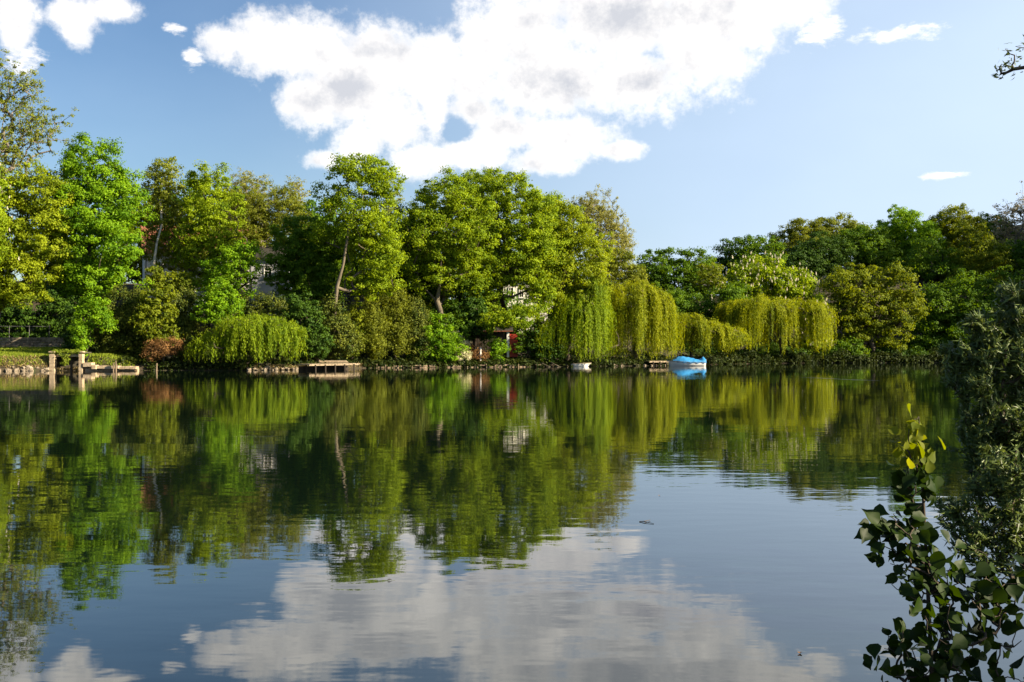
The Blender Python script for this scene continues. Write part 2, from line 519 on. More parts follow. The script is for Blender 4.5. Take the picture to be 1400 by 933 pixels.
def tubes(nd, par, r0, rtip, n0, k=4):
    n = len(nd)
    cnt = np.ones(n)
    for i in range(n - 1, 0, -1): cnt[par[i]] += cnt[i]
    e = math.log(max(r0 / rtip, 1.01)) / math.log(max(cnt[0], 2.0))
    r = rtip * cnt ** e
    V, Q = [], []
    off = 0
    for sel, kk in ((np.arange(1, n0), 9), (np.arange(n0, n), k)):
        if len(sel) == 0: continue
        a, b = nd[par[sel]], nd[sel]
        ra, rb = r[par[sel]], r[sel]
        ra = np.where(par[sel] < n0, np.minimum(ra, rb * 1.6), ra) if kk == k else ra
        t = unit(b - a)
        b = b + t * (rb * 0.4)[:, None]
        u = unit(np.cross(t, np.array([0.31, 0.87, 0.2])))
        w = np.cross(t, u)
        ang = np.arange(kk) * 2 * math.pi / kk
        ring = np.cos(ang)[None, :, None] * u[:, None] + np.sin(ang)[None, :, None] * w[:, None]
        if kk == 9:   # one continuous tapering tube with a flared foot
            pts = np.vstack([a[:1], b]); rr = np.concatenate([[ra[0] * 1.35], rb])
            rg = np.vstack([ring[:1], ring])
            v = pts[:, None] + rg * rr[:, None, None]
            m = len(pts)
            V.append(v.reshape(-1, 3))
            i = np.arange(m * kk).reshape(m, kk)
            q = np.stack([i[:-1], np.roll(i[:-1], -1, 1), np.roll(i[1:], -1, 1), i[1:]], -1).reshape(-1, 4)
            Q.append(q + off); off += m * kk
        else:
            v = np.stack([a[:, None] + ring * ra[:, None, None], b[:, None] + ring * rb[:, None, None]], 1)
            E = len(sel)
            V.append(v.reshape(-1, 3))
            i = np.arange(E * 2 * kk).reshape(E, 2, kk)
            q = np.stack([i[:, 0], np.roll(i[:, 0], -1, 1), np.roll(i[:, 1], -1, 1), i[:, 1]], -1).reshape(-1, 4)
            Q.append(q + off); off += E * 2 * kk
    return np.vstack(V), np.vstack(Q)


SEED = [11]


def rng_next():
    SEED[0] += 1
    return np.random.default_rng(SEED[0])


def lobes_m(lobes, d, rng, deep=0.85):
    """Crown lobes given as the photo shows them, turned into ellipsoids in metres at distance d."""
    out = []
    for lb in lobes:
        px, py, rx, ry = lb[:4]
        dy = lb[4] if len(lb) > 4 else rng.uniform(-0.25, 0.25) * rx * d / F
        c = P(px, py, d); s = d / F
        c[1] += dy
        out.append((c, np.array([rx * s, 0.5 * (rx + ry) * s * deep, ry * s])))
    return out


def shell_points(L, spacing, rng, fill=0.25, shell=(0.72, 1.0), kcov=1.5, lump=1.0):
    pts, nrm = [], []
    for i, (c, r) in enumerate(L):
        area = 4 * math.pi * ((r[0] * r[1]) ** 1.6 + (r[0] * r[2]) ** 1.6 + (r[1] * r[2]) ** 1.6) ** (1 / 1.6) / 3 ** (1 / 1.6)
        n = max(6, int(kcov * area / (math.pi * spacing * spacing)))
        u = unit(rng.normal(size=(n, 3)))
        rad = rng.uniform(shell[0], shell[1], n) ** 0.8
        inner = rng.random(n) < fill
        rad[inner] = rng.uniform(0.3, 0.75, inner.sum())
        p = c + u * rad[:, None] * r
        v = np.zeros(n)                                             # bumps and clefts of the crown
        for wl in (2.2, 3.4, 5.0, 1.6):
            kv = unit(rng.normal(size=3)) * 2 * math.pi / (wl * lump)
            v += np.sin(p @ kv + rng.uniform(0, 6.3))
        v *= 0.6
        p = c + u * (rad * (1 + 0.13 * v + rng.normal(0, 0.035, n)))[:, None] * r
        spray = (rng.random(n) < 0.05) & ~inner                     # sprays that reach out of the outline
        p = p + np.where(spray, rng.uniform(0.08, 0.22, n), 0)[:, None] * u * r
        cleft = (v < -0.55) & (rng.random(n) < 0.75) & ~inner
        keep = ~cleft
        for j, (c2, r2) in enumerate(L):
            if j == i: continue
            q = np.linalg.norm((p - c2) / r2, axis=1)
            keep &= ~((q < 0.62) & (rng.random(n) < 0.85))
        pts.append(p[keep]); nrm.append(unit(u[keep] / r))
    return np.vstack(pts), np.vstack(nrm)


def leaves_at(C, Nn, cr, per, size, rng, flat=0.7, up=0.35, out=0.8, aspect=0.72, vert=1.0, rand=0.75, clumpvar=0.35):
    n = len(C)
    per_i = np.maximum(2, rng.poisson(per * rng.uniform(0.5, 1.5, n)))
    idx = np.repeat(np.arange(n), per_i)
    m = len(idx)
    u = unit(rng.normal(size=(m, 3)))
    rad = rng.random(m) ** 0.55
    crv = cr * rng.uniform(0.55, 1.75, n)
    off = u * (rad * crv[idx])[:, None] * np.array([1, 1, flat * vert])
    pos = C[idx] + off
    nr = unit(u * out + np.array([0, 0, up]) + 0.3 * Nn[idx] + rng.normal(0, rand * 0.6, (m, 3)))
    ax = rng.normal(size=(m, 3)) + np.array([0, 0, -0.6])
    ln = size * rng.uniform(0.7, 1.3, m)
    ct = rng.normal(0.5, clumpvar, n)
    tint = np.clip(ct[idx] + rng.normal(0, 0.2, m), 0, 1)
    return leaf_quads(pos, nr, ax, ln, ln * aspect, tint)


def on_land(px, d, off):
    """Distance moved back, if need be, so that the foot of the plant stands on the bank."""
    for _ in range(4):
        x = (px - CX) / F * d
        if d > 60: d = max(d, float(shore_y(x)) + off)
    return d


def tree(name, label, d, base_px, lobes, leaf, bark='bark', spacing=0.62, cov=1.3, size=0.20, limbs=150, trunk_r=0.28, group=None, cat='tree',
         fill=0.35, lean=None, kcov=2.4, twig=0.018, flat=0.6, vert=1.0, shell=(0.72, 1.0), blossoms=0, trunk_front=0.0, base_d=None, up=0.35, kids=('trunk', 'crown'), top=None, wob=0.02,
         aspect=0.72, deep=0.85, rand=0.75, clumpvar=0.35, bow=0.12, off=2.0):
    rng = rng_next()
    d = on_land(base_px, d, off)
    bd = base_d or d
    bx = (base_px - CX) / F * bd
    base = np.array([bx, bd, gz(bx, bd) - 0.15])
    root = empty(name, base)
    tag(root, label, cat, group)
    L = [(c - base, r) for c, r in lobes_m(lobes, d, rng, deep)]
    C, Nn = shell_points(L, spacing, rng, fill, shell, kcov, min(1.6, spacing / 0.6))
    ok = C[:, 2] > 0.15
    C, Nn = C[ok], Nn[ok]
    # far side of the crown carries fewer clumps
    far = (Nn[:, 1] > 0.45) & (rng.random(len(C)) < 0.5)
    C, Nn = C[~far], Nn[~far]
    hi = max(L, key=lambda l: l[0][2])
    cen = np.mean([c for c, r in L], 0)
    tp = np.array([hi[0][0], hi[0][1], hi[0][2] + hi[1][2] * 0.1]) if top is None else P(top[0], top[1], d) - base
    if lean is None:
        m1 = np.array([cen[0] * 0.35, cen[1] * 0.35 - trunk_front, cen[2] * 0.45])
    else:
        m1 = P(lean[0], lean[1], d) - base + np.array([0, -trunk_front, 0])
    ts = np.linspace(0, 1, 9)[:, None]
    tr = (1 - ts) ** 2 * np.zeros(3) + 2 * ts * (1 - ts) * m1 + ts ** 2 * tp
    tr[1:-1] += rng.normal(0, wob * np.linalg.norm(tp), (7, 3)) * [1, 1, 0.3]
    pick = rng.permutation(len(C))[:limbs]
    nd, par = grow(tr, C[pick] - Nn[pick] * spacing * 0.5, rng, bow)
    V, Q = tubes(nd, par, trunk_r, twig, len(tr))
    raw_mesh(kids[0], V, Q, 4, M[bark], root, smooth=True)
    per = cov * math.pi * spacing * spacing / (0.5 * size * size * aspect) * 0.75
    V, Q, T = leaves_at(C, Nn, spacing, per, size, rng, flat=flat, vert=vert, up=up, aspect=aspect, rand=rand, clumpvar=clumpvar)
    raw_mesh(kids[1], V, Q, 4, M[leaf], root, attr=T)
    if blossoms:
        o = (Nn[:, 2] > -0.35) & (Nn[:, 1] < 0.5)
        B = C[o] + Nn[o] * spacing * 0.95
        B = B[rng.permutation(len(B))[:blossoms]]
        B = B + rng.normal(0, 0.25, B.shape)
        n = len(B)
        Vs, Qs, Ts = [], [], []
        for k in range(3):
            a = rng.uniform(0, math.pi) + k * math.pi / 3
            nn = np.tile([math.cos(a), math.sin(a), 0.1], (n, 1)) + rng.normal(0, 0.15, (n, 3))
            v, q, t = leaf_quads(B, unit(nn), np.tile([0, 0, 1.0], (n, 1)) + rng.normal(0, 0.2, (n, 3)), rng.uniform(0.3, 0.62, n) * d / 153, rng.uniform(0.18, 0.3, n) * d / 153, rng.random(n), 0.0)
            Qs.append(q + sum(len(x) for x in Vs)); Vs.append(v); Ts.append(t)
        bo = raw_mesh('blossoms', np.vstack(Vs), np.vstack(Qs), 4, M['blossom'], root, attr=np.concatenate(Ts))
        bo['kind'] = 'stuff'
    return root


def shrub(name, label, d, lobes, leaf, **kw):
    kw.setdefault('spacing', 0.42); kw.setdefault('size', 0.19); kw.setdefault('limbs', 60); kw.setdefault('trunk_r', 0.08)
    kw.setdefault('cov', 1.4); kw.setdefault('off', 0.9); kw.setdefault('cat', 'shrub'); kw.setdefault('kids', ('stems', 'foliage'))
    bp = kw.pop('base_px', lobes[0][0])
    return tree(name, label, d, bp, lobes, leaf, **kw)


def willow(label, d, base_px, domes, leaf='willow', tress=150, per=7, group=None, trunk_r=0.3, step=0.13, lsize=0.25, gap=0.0, bark='bark', base_d=None, outw=0.55):
    """Weeping willow: limbs up to the domes, then hanging tresses of narrow leaves. dome = (px, py, rx, ry, bottom_py)."""
    rng = rng_next()
    d = on_land(base_px, d, 0.6)
    bd = base_d or d + 1.0
    bx = (base_px - CX) / F * bd
    base = np.array([bx, bd, gz(bx, bd) - 0.15])
    root = empty('willow_tree', base)
    tag(root, label, 'tree', group)
    s = d / F
    dm = []
    for (px, py, rx, ry, bot) in domes:
        c = P(px, py, d) - base
        dm.append((c, np.array([rx * s, 0.75 * rx * s if rx < 60 else 0.5 * rx * s, ry * s]), (HC - (bot - HY) / F * d) - base[2]))
    area = np.array([r[0] * r[1] + r[0] * r[2] for c, r, b in dm]); area = area / area.sum()
    tops, VV, QQ, TT, off = [], [], [], [], 0
    SV, SQ, soff = [], [], 0
    for (c, r, bot), w in zip(dm, area):
        nt = int(tress * w)
        u = rng.normal(size=(nt * 3, 3)); u[:, 2] = np.abs(u[:, 2])
        u = unit(u)
        u = u[(u[:, 1] < 0.55) | (rng.random(len(u)) < 0.4)][:nt]
        T0 = c + u * r * rng.uniform(0.82, 1.02, (len(u), 1))
        th = np.arctan2(u[:, 1], u[:, 0])
        vv = sum(np.sin(kk * th + rng.uniform(0, 6.3)) * wgt for kk, wgt in ((2, 0.5), (5, 0.6), (9, 0.6), (14, 0.5))) + 0.8 * np.sin(T0 @ rng.normal(0, 1.4, 3) + rng.uniform(0, 6.3))
        T0 = T0 + (u * r) * (0.07 * vv)[:, None] * [1, 1, 1.6]
        stay = (vv > -0.85) | (rng.random(len(u)) < 0.3)                # hollows between the curtains
        u, T0, vv = u[stay], T0[stay], vv[stay]
        tops.append(T0)
        for k in range(len(u)):
            hz = np.array([u[k, 0] * r[0], u[k, 1] * r[1], 0]); hz /= np.linalg.norm(hz) + 1e-6
            full = T0[k, 2] - bot
            ragged = rng.uniform(0.0, 0.2) * full if rng.random() < 0.5 else rng.uniform(0.1, 0.65) * full
            if vv[k] < -0.1: ragged += rng.uniform(0.05, 0.4) * full * (rng.random() < 0.7)
            nstr = max(2, rng.poisson(per * rng.uniform(0.6, 1.5)))
            tt = rng.normal(0.5, 0.3)
            for j in range(nstr):
                p0 = T0[k] + rng.normal(0, 0.2, 3) * [1, 1, 0.6]
                ln = max(0.6, full - ragged - rng.exponential(0.15) * full)
                m = max(4, int(ln / step))
                q = np.linspace(0, 1, m)
                ow = outw * rng.uniform(0.3, 1.1)
                arch = (1 - np.exp(-q * ln / 0.7))
                pts = p0 + hz * (ow * arch)[:, None]
                z = -q * ln + 0.35 * np.sin(np.minimum(q * ln / 0.9, math.pi)) * (u[k, 2] * 0.5 + 0.3)
                pts[:, 2] += z
                pts[:, :2] += (np.cumsum(rng.normal(0, 0.014, (m, 2)), 0))
                nn = unit(hz + rng.normal(0, 0.6, (m, 3)) + np.array([0, 0, 0.25]))
                ax = np.array([0, 0, -1.0]) + rng.normal(0, 0.33, (m, 3))
                Ls = lsize * rng.uniform(0.7, 1.3, m)
                ti = np.clip(tt + rng.normal(0, 0.15, m), 0, 1)
                jit = rng.normal(0, 0.045, (m, 3))
                v, qd, t = leaf_quads(pts + jit, nn, ax, Ls, Ls * 0.30, ti, 0.1)
                VV.append(v); QQ.append(qd + off); TT.append(t); off += len(v)
    tops_all = np.vstack(tops)
    v, qd, t = leaves_at(tops_all + rng.normal(0, 0.15, tops_all.shape) - np.array([0, 0, 0.15]), np.tile([0, 0, 1.0], (len(tops_all), 1)), 0.42, 34, 0.19, rng, vert=1.8, aspect=0.4)
    VV.append(v); QQ.append(qd + off); TT.append(t); off += len(v)
    tp = dm[0][0] + np.array([0, 0, dm[0][1][2] * 0.3])
    ts = np.linspace(0, 1, 8)[:, None]
    tr = 2 * ts * (1 - ts) * np.array([0, 0, tp[2] * 0.6]) + ts ** 2 * tp
    allt = np.vstack(tops)
    nd, par = grow(tr, allt[rng.permutation(len(allt))[:160]], rng)
    V, Q = tubes(nd, par, trunk_r, 0.02, len(tr))
    raw_mesh('trunk', V, Q, 4, M[bark], root, smooth=True)
    raw_mesh('crown', np.vstack(VV), np.vstack(QQ), 4, M[leaf], root, attr=np.concatenate(TT))
    return root


#@@TREES
# ---- the left bank, from left to right
SPARSE = dict(spacing=0.42, cov=0.55, size=0.17, limbs=700, fill=0.6, shell=(0.5, 1.0), kcov=0.9, twig=0.012, bow=0.0)
tree('ash_tree', 'tall sparse tree with bare grey twigs showing against the sky at far left', 112, -15,
     [(15, 120, 52, 40), (45, 172, 48, 44), (-25, 170, 60, 70), (5, 215, 60, 40)], 'olive', 'grey_bark', trunk_r=0.4, **{**SPARSE, 'cov': 0.75})
tree('field_maple_tree', 'yellow-green tree whose crown hangs over the lawn at the left edge', 104, -30,
     [(50, 262, 48, 40), (15, 320, 60, 55), (60, 325, 44, 50), (30, 378, 58, 36), (80, 300, 24, 30), (-5, 385, 40, 40)], 'yellow', trunk_r=0.3, limbs=260, base_d=112)
tree('chestnut_tree', 'chestnut with white blossoms cut by the left edge of the photo', 100, -48,
     [(-38, 265, 46, 55), (-35, 330, 46, 60), (-60, 300, 60, 90)], 'fresh', blossoms=150, trunk_r=0.35, spacing=0.7)
tree('maple_tree', 'dense bright green maple with a rounded crown beside the lawn', 106, 120,
     [(128, 232, 44, 42), (155, 282, 44, 48), (112, 285, 42, 52), (152, 335, 46, 48), (108, 345, 44, 46), (140, 378, 54, 26), (90, 375, 22, 26)], 'bright', trunk_r=0.35, spacing=0.66, cov=1.5, size=0.22)
tree('birch_tree', 'slender birch with a crooked white trunk in front of the red-roofed house', 117, 223,
     [(224, 246, 30, 28), (226, 288, 36, 40, 1.4), (214, 335, 36, 34, 2.2), (250, 345, 26, 20, 2.0), (240, 320, 24, 30, 2.0)], 'olive', 'birch_bark', trunk_r=0.17, trunk_front=1.5, wob=0.034, lean=(230, 310), top=(213, 238), spacing=0.5, size=0.2, cov=0.9, limbs=220, fill=0.4, up=0.1)
tree('lime_tree', 'upright fresh green tree just right of the crooked birch', 116, 292,
     [(285, 246, 28, 26), (292, 292, 42, 42), (268, 345, 40, 36), (300, 345, 40, 40)], 'fresh', trunk_r=0.3, spacing=0.6, cov=1.15, limbs=220)
tree('lime_tree', 'low leafy tree screening the white house wall above the left willow', 111, 318,
     [(318, 372, 36, 36), (292, 392, 30, 20), (335, 352, 26, 24)], 'bright', trunk_r=0.2, spacing=0.5, cov=0.9, limbs=160)
tree('alder_tree', 'olive-brown budding tree behind the upright green one left of centre', 126, 350,
     [(346, 290, 50, 46), (385, 318, 42, 50), (335, 335, 44, 40), (392, 290, 26, 36)], 'brown', 'grey_bark', trunk_r=0.3, spacing=0.42, cov=0.8, size=0.15, limbs=420, fill=0.45)
tree('poplar_tree', 'thin pale poplar top rising behind the olive-brown budding tree', 142, 338,
     [(336, 250, 26, 26), (356, 262, 22, 30), (345, 300, 30, 50)], 'pale', 'grey_bark', trunk_r=0.3, **SPARSE)
tree('poplar_tree', 'thin pale grey tree top left of the tall open maple', 145, 402,
     [(404, 262, 24, 26), (402, 300, 26, 40)], 'pale', 'grey_bark', trunk_r=0.3, **SPARSE)
tree('beech_tree', 'very dark round-crowned tree left of the leaning pale trunk', 113, 418,
     [(412, 335, 36, 46), (440, 362, 40, 50), (392, 372, 26, 40), (425, 410, 40, 30)], 'green', trunk_r=0.3, spacing=0.55, cov=1.5)
tree('maple_tree', 'tall open-topped tree with a pale leaning trunk above the jetty', 106, 452,
     [(490, 232, 44, 24), (450, 268, 26, 16), (522, 252, 28, 26), (500, 290, 48, 36), (484, 322, 38, 34, 1.6), (520, 335, 36, 42), (506, 382, 38, 30, 0.8), (438, 318, 22, 18)], 'fresh', 'pale_bark',
     trunk_r=0.19, wob=0.008, lean=(468, 345), top=(492, 262), trunk_front=2.4, spacing=0.58, limbs=300, cov=0.95)
tree('ash_tree', 'thin olive tree peeping out behind the tall open maple on its right', 128, 535,
     [(532, 285, 24, 40), (540, 330, 24, 40)], 'olive', 'grey_bark', trunk_r=0.25, **{**SPARSE, 'cov': 0.9})
tree('beech_tree', 'dark green tree filling the gap between the two tall central crowns', 121, 560,
     [(560, 335, 32, 52), (548, 395, 38, 42), (580, 400, 34, 44)], 'green', trunk_r=0.3, spacing=0.65)
tree('maple_tree', 'broad green tree with a short pale trunk left of the central clump', 117, 602,
     [(612, 268, 38, 30), (588, 322, 44, 40), (640, 315, 44, 42), (604, 372, 52, 36), (590, 285, 20, 30), (640, 368, 34, 34)], 'fresh', 'pale_bark', trunk_r=0.3, spacing=0.58, limbs=280, cov=1.15, lean=(600, 390), trunk_front=1.0)
tree('maple_tree', 'tallest bright tree of the central clump with a broken airy top', 119, 690,
     [(690, 262, 42, 32), (664, 290, 36, 42), (720, 300, 40, 44), (700, 350, 46, 46), (735, 345, 36, 44), (672, 360, 36, 46), (735, 398, 24, 20), (688, 438, 36, 14, -3.5), (725, 428, 24, 12, -3), (660, 415, 24, 20)], 'fresh', trunk_r=0.3, base_d=126, spacing=0.58, limbs=300, cov=1.15)
tree('maple_tree', 'bright crown between the two tallest trees of the central clump', 124, 652,
     [(652, 262, 36, 34), (646, 310, 44, 44), (660, 360, 40, 40)], 'fresh', trunk_r=0.25, spacing=0.6, base_d=127)
tree('maple_tree', 'bright sloping crown between the tallest tree and the oak with dark limbs', 123, 742,
     [(742, 292, 34, 30), (748, 330, 36, 36), (735, 372, 36, 34)], 'fresh', trunk_r=0.25, spacing=0.6, base_d=127)
tree('oak_tree', 'yellow-green tree with dark reddish limbs above the middle willow', 117, 766,
     [(768, 312, 40, 36), (795, 352, 38, 44), (756, 372, 38, 44), (800, 402, 32, 36), (762, 335, 40, 40), (806, 425, 26, 34), (775, 425, 34, 22)], 'yellow', 'bark', trunk_r=0.34, spacing=0.55, limbs=260, trunk_front=1.5, lean=(768, 400), cov=1.2)
tree('poplar_tree', 'tall airy olive poplar standing alone at the right end of the left bank', 150, 826,
     [(800, 288, 28, 28), (822, 308, 34, 46), (845, 334, 26, 34), (826, 356, 40, 28)], 'pale', 'grey_bark', trunk_r=0.4, spacing=0.42, cov=0.75, size=0.16, vert=1.5, limbs=1100, fill=0.55, shell=(0.5, 1.0), kcov=1.7, twig=0.014, bow=0.0)
tree('hazel_tree', 'rounded olive-yellow tree at the foot of the tall airy poplar', 138, 846,
     [(842, 372, 34, 30), (860, 392, 24, 26), (832, 400, 30, 26)], 'olive', trunk_r=0.2, spacing=0.5, cov=1.3)

# ---- weeping willows
willow('low wide weeping willow hanging over the bank left of the wooden jetty', 101.5, 345,
       [(338, 450, 42, 18, 498), (372, 455, 34, 20, 498), (398, 470, 15, 18, 498), (298, 476, 34, 18, 499), (411, 452, 5, 5, 484)], leaf='green_willow', tress=220, per=7, trunk_r=0.25)
willow('weeping willow curtain under the oak with dark limbs', 119, 775, [(792, 428, 40, 26, 496), (812, 408, 18, 24, 496), (764, 448, 34, 18, 496)], leaf='green_willow', tress=250, per=7)
willow('tall golden weeping willow left of the blue-covered boat', 126, 868, [(865, 410, 40, 24, 495), (896, 422, 24, 26, 495), (842, 425, 18, 30, 494)], tress=240, per=7)
willow('small spreading willow leaning over the blue-covered boat', 131, 945, [(942, 442, 24, 12, 486), (972, 453, 26, 14, 484), (1000, 462, 22, 14, 480)], tress=190, per=6, trunk_r=0.2, outw=1.0)
willow('broad golden willow mound beside the flowering chestnut', 143, 1070, [(1040, 422, 52, 16, 484), (1085, 425, 40, 18, 486), (1112, 432, 24, 22, 490), (1010, 424, 34, 14, 470)], tress=330, per=7, outw=0.8)

# ---- the right bank and its hill
for px, lobes, lab in ((888, [(886, 372, 22, 26), (880, 392, 24, 26)], 'thin dark tree directly right of the airy poplar'),
                       (925, [(922, 366, 28, 28), (910, 395, 34, 28), (940, 392, 30, 28)], 'dark bushy tree behind the golden willow and boat'),
                       (958, [(956, 365, 24, 26), (962, 395, 28, 26)], 'dark tree behind the slim pale-trunked birch')):
    tree('beech_tree', lab, 172, px, lobes, 'green', trunk_r=0.3, spacing=0.8, size=0.3)
tree('birch_tree', 'slim birch with a pale trunk above the small spreading willow', 150, 966, [(972, 372, 17, 14), (962, 382, 14, 14), (980, 386, 13, 14)], 'mid', 'birch_bark', trunk_r=0.2, trunk_front=1.0, spacing=0.5, cov=0.9, limbs=120, lean=(968, 410))
for px, py, rx, ry, lab in ((928, 418, 22, 20, 'round green shrub right of the golden willow top'), (958, 420, 22, 18, 'green shrub at the foot of the slim birch'), (995, 410, 26, 26, 'green shrub left of the flowering chestnut')):
    shrub('bank_shrub', lab, 147, [(px, py, rx, ry), (px + 8, py + 22, rx, ry)], 'green', spacing=0.6, size=0.25)
tree('oak_tree', 'dark rounded tree on the skyline left of the flowering chestnut', 180, 1002, [(1000, 352, 26, 26), (985, 375, 24, 30), (1015, 370, 30, 30)], 'dark', trunk_r=0.3, spacing=0.8, size=0.3)
tree('oak_tree', 'fresh green tree rising behind the flowering chestnut', 176, 1032, [(1032, 342, 26, 20), (1025, 368, 30, 26), (1048, 350, 24, 26)], 'green', trunk_r=0.3, spacing=0.8, size=0.3)
tree('chestnut_tree', 'round chestnut covered in cream blossom candles on the right bank', 153, 1070,
     [(1055, 380, 46, 34), (1096, 408, 30, 34), (1020, 398, 30, 36), (1112, 450, 20, 40), (1060, 420, 50, 30), (1108, 470, 22, 22)], 'fresh', blossoms=800, trunk_r=0.4, spacing=0.72, size=0.3, cov=1.4)
tree('lime_tree', 'wide layered tree with olive-green tiers right of the flowering chestnut', 153, 1192,
     [(1160, 385, 38, 24), (1222, 388, 38, 28), (1185, 420, 40, 34), (1238, 415, 28, 28), (1150, 430, 28, 34), (1165, 468, 26, 24), (1215, 450, 32, 26)], 'mid', trunk_r=0.4, spacing=0.8, size=0.3, cov=1.3, flat=0.5)
hill = [(1090, 205, [(1095, 325, 40, 24), (1075, 345, 30, 24)], 'brown', 'brownish budding tree on the hill crest above the chestnut'),
        (1150, 205, [(1145, 318, 36, 22), (1165, 335, 30, 28)], 'olive', 'olive budding tree on the crest left of the bright skyline crown'),
        (1125, 190, [(1125, 352, 48, 30), (1090, 368, 40, 26)], 'dark', 'dark broad tree on the slope above the chestnut blossoms'),
        (1180, 195, [(1180, 335, 40, 30), (1200, 360, 40, 36)], 'green', 'mid green tree halfway up the right slope'),
        (1232, 198, [(1232, 312, 32, 28), (1218, 340, 34, 30), (1252, 335, 34, 34)], 'bright', 'bright green tree making the highest crown on the right skyline'),
        (1300, 200, [(1300, 312, 34, 28), (1282, 335, 30, 36), (1322, 335, 30, 36)], 'mid', 'airy green tree on the skyline right of the highest crown'),
        (1285, 180, [(1285, 372, 44, 44), (1260, 400, 30, 40)], 'green', 'green tree on the slope behind the wide layered tree'),
        (1335, 178, [(1340, 365, 40, 50), (1325, 400, 40, 40)], 'mid', 'olive-green tree on the slope near the right edge'),
        (1362, 205, [(1355, 318, 24, 30), (1375, 350, 30, 40)], 'green', 'green tree on the skyline before the pinkish bare top'),
        (1400, 180, [(1400, 385, 44, 60)], 'green', 'tall green tree cut by the right edge behind the osier')]
for px, d, lobes, leaf, lab in hill:
    tree('hillside_tree', lab, d, px, lobes, leaf, trunk_r=0.35, spacing=0.8, size=0.27, limbs=120, cov=1.5, kcov=3.0)
tree('ash_tree', 'tree with pinkish-brown bare twigs on the skyline at the right edge', 190, 1388, [(1385, 312, 34, 36), (1402, 300, 40, 40), (1380, 350, 36, 40)], 'pink', 'grey_bark', trunk_r=0.35, **{**SPARSE, 'cov': 0.7, 'size': 0.22})
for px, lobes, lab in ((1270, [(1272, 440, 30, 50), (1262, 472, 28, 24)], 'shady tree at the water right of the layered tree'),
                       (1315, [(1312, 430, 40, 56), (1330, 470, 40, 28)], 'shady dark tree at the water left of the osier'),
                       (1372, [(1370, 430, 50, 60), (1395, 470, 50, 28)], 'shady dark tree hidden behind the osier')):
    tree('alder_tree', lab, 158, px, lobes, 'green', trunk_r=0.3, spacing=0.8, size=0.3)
# tall trees further along the right bank, out of the picture: they shade the right end
for x, y, h in ((78, 146, 19), (92, 150, 22), (104, 140, 21), (112, 124, 20), (86, 165, 24), (112, 178, 46), (124, 186, 48), (116, 196, 46), (132, 172, 50), (106, 168, 40), (124, 205, 48)):
    px = CX + x / y * F
    s = F / y
    cy = HY - (h * 0.62 - HC) * s
    tree('hillside_tree', 'tall bank tree beyond the right edge that shades the shore', y, px, [(px, cy, 5 * s, h * 0.34 * s), (px + 3 * s, cy + 4 * s, 4.5 * s, 5 * s), (px - 3 * s, cy + 5 * s, 4 * s, 5 * s)], 'green', trunk_r=0.4, spacing=1.1, size=0.45, limbs=80, group='trees beyond the right edge')

# ---- shrubs of the left bank
shrub('ivy_column', 'ivy-wrapped stump at the corner of the lawn by the boat arch', 101.5, [(128, 425, 22, 22), (114, 455, 11, 36), (142, 442, 16, 16)], 'bright', base_px=116, cat='plant')
shrub('yew_shrub', 'dark upright yew right of the ivy-wrapped stump', 105, [(162, 440, 24, 46), (150, 465, 26, 28)], 'yew', vert=1.9, size=0.16)
shrub('yew_shrub', 'dark yew right of centre of the left shrubbery with brown dead bush before it', 105, [(188, 445, 22, 46), (200, 470, 24, 24)], 'yew', vert=1.9, size=0.16)
shrub('laurel_shrub', 'pale-leaved shrub below the birch trunk', 103, [(216, 415, 24, 28), (226, 445, 20, 26), (205, 440, 18, 24)], 'mid', size=0.24)
shrub('yew_shrub', 'brownish yew between the pale-leaved shrub and the bright small tree', 105, [(248, 425, 20, 34), (255, 462, 26, 30)], 'yew', vert=1.8, size=0.16)
shrub('bank_shrub', 'leafy bush in front of the white house wall below the birch', 111, [(245, 388, 36, 15), (215, 380, 18, 16)], 'mid', size=0.22)
shrub('dead_bush', 'rust-brown dead bush at the waterline left of the low willow', 101.5, [(225, 474, 22, 13), (212, 482, 14, 10)], 'dead', size=0.2, aspect=0.25, cov=0.7, limbs=150)
tree('small_maple_tree', 'small vivid green tree standing above the low willow', 104, 298, [(298, 405, 20, 24), (292, 425, 26, 22), (318, 418, 16, 18)], 'bright', trunk_r=0.12, spacing=0.42, size=0.2)
shrub('hedge_shrub', 'dark brownish shrub behind the low willow', 107, [(362, 418, 30, 18), (345, 435, 30, 20)], 'yew', size=0.18)
shrub('holly_shrub', 'dark shrub behind the left end of the jetty', 106, [(412, 440, 28, 34), (430, 468, 26, 26)], 'dark')
shrub('holly_shrub', 'dark shrub below the leaning pale trunk', 105, [(452, 440, 26, 34), (462, 468, 30, 24)], 'yew', vert=1.5)
shrub('laurel_shrub', 'yellow-tipped shrub right of the leaning pale trunk', 104, [(482, 440, 18, 26), (478, 465, 20, 20)], 'mid')
for px, py, rx, ry, lab, lf in ((512, 438, 18, 36, 'left of three upright yellowish yews behind the bank boards', 'brown'), (542, 432, 20, 36, 'middle of three upright yellowish yews behind the bank boards', 'brown'),
                                (570, 440, 16, 34, 'right of three upright yellowish yews behind the bank boards', 'yew')):
    shrub('yew_shrub', lab, 106, [(px, py, rx, ry), (px + 3, py + 28, rx, ry * 0.7)], lf, vert=2.2, size=0.17, spacing=0.4)
shrub('laurel_shrub', 'broad fresh green bush right of the upright yews', 107, [(596, 462, 30, 30), (614, 476, 24, 22), (580, 480, 26, 18)], 'bright', size=0.18)
shrub('bank_shrub', 'green shrub around the foot of the short pale trunk', 117, [(600, 438, 30, 26), (630, 445, 22, 26)], 'green', size=0.22)
shrub('spiraea_shrub', 'cream-white flowering bush on the right flank of the broad green bush', 106.5, [(632, 480, 12, 16), (624, 468, 10, 16)], 'cream', size=0.14, spacing=0.3)
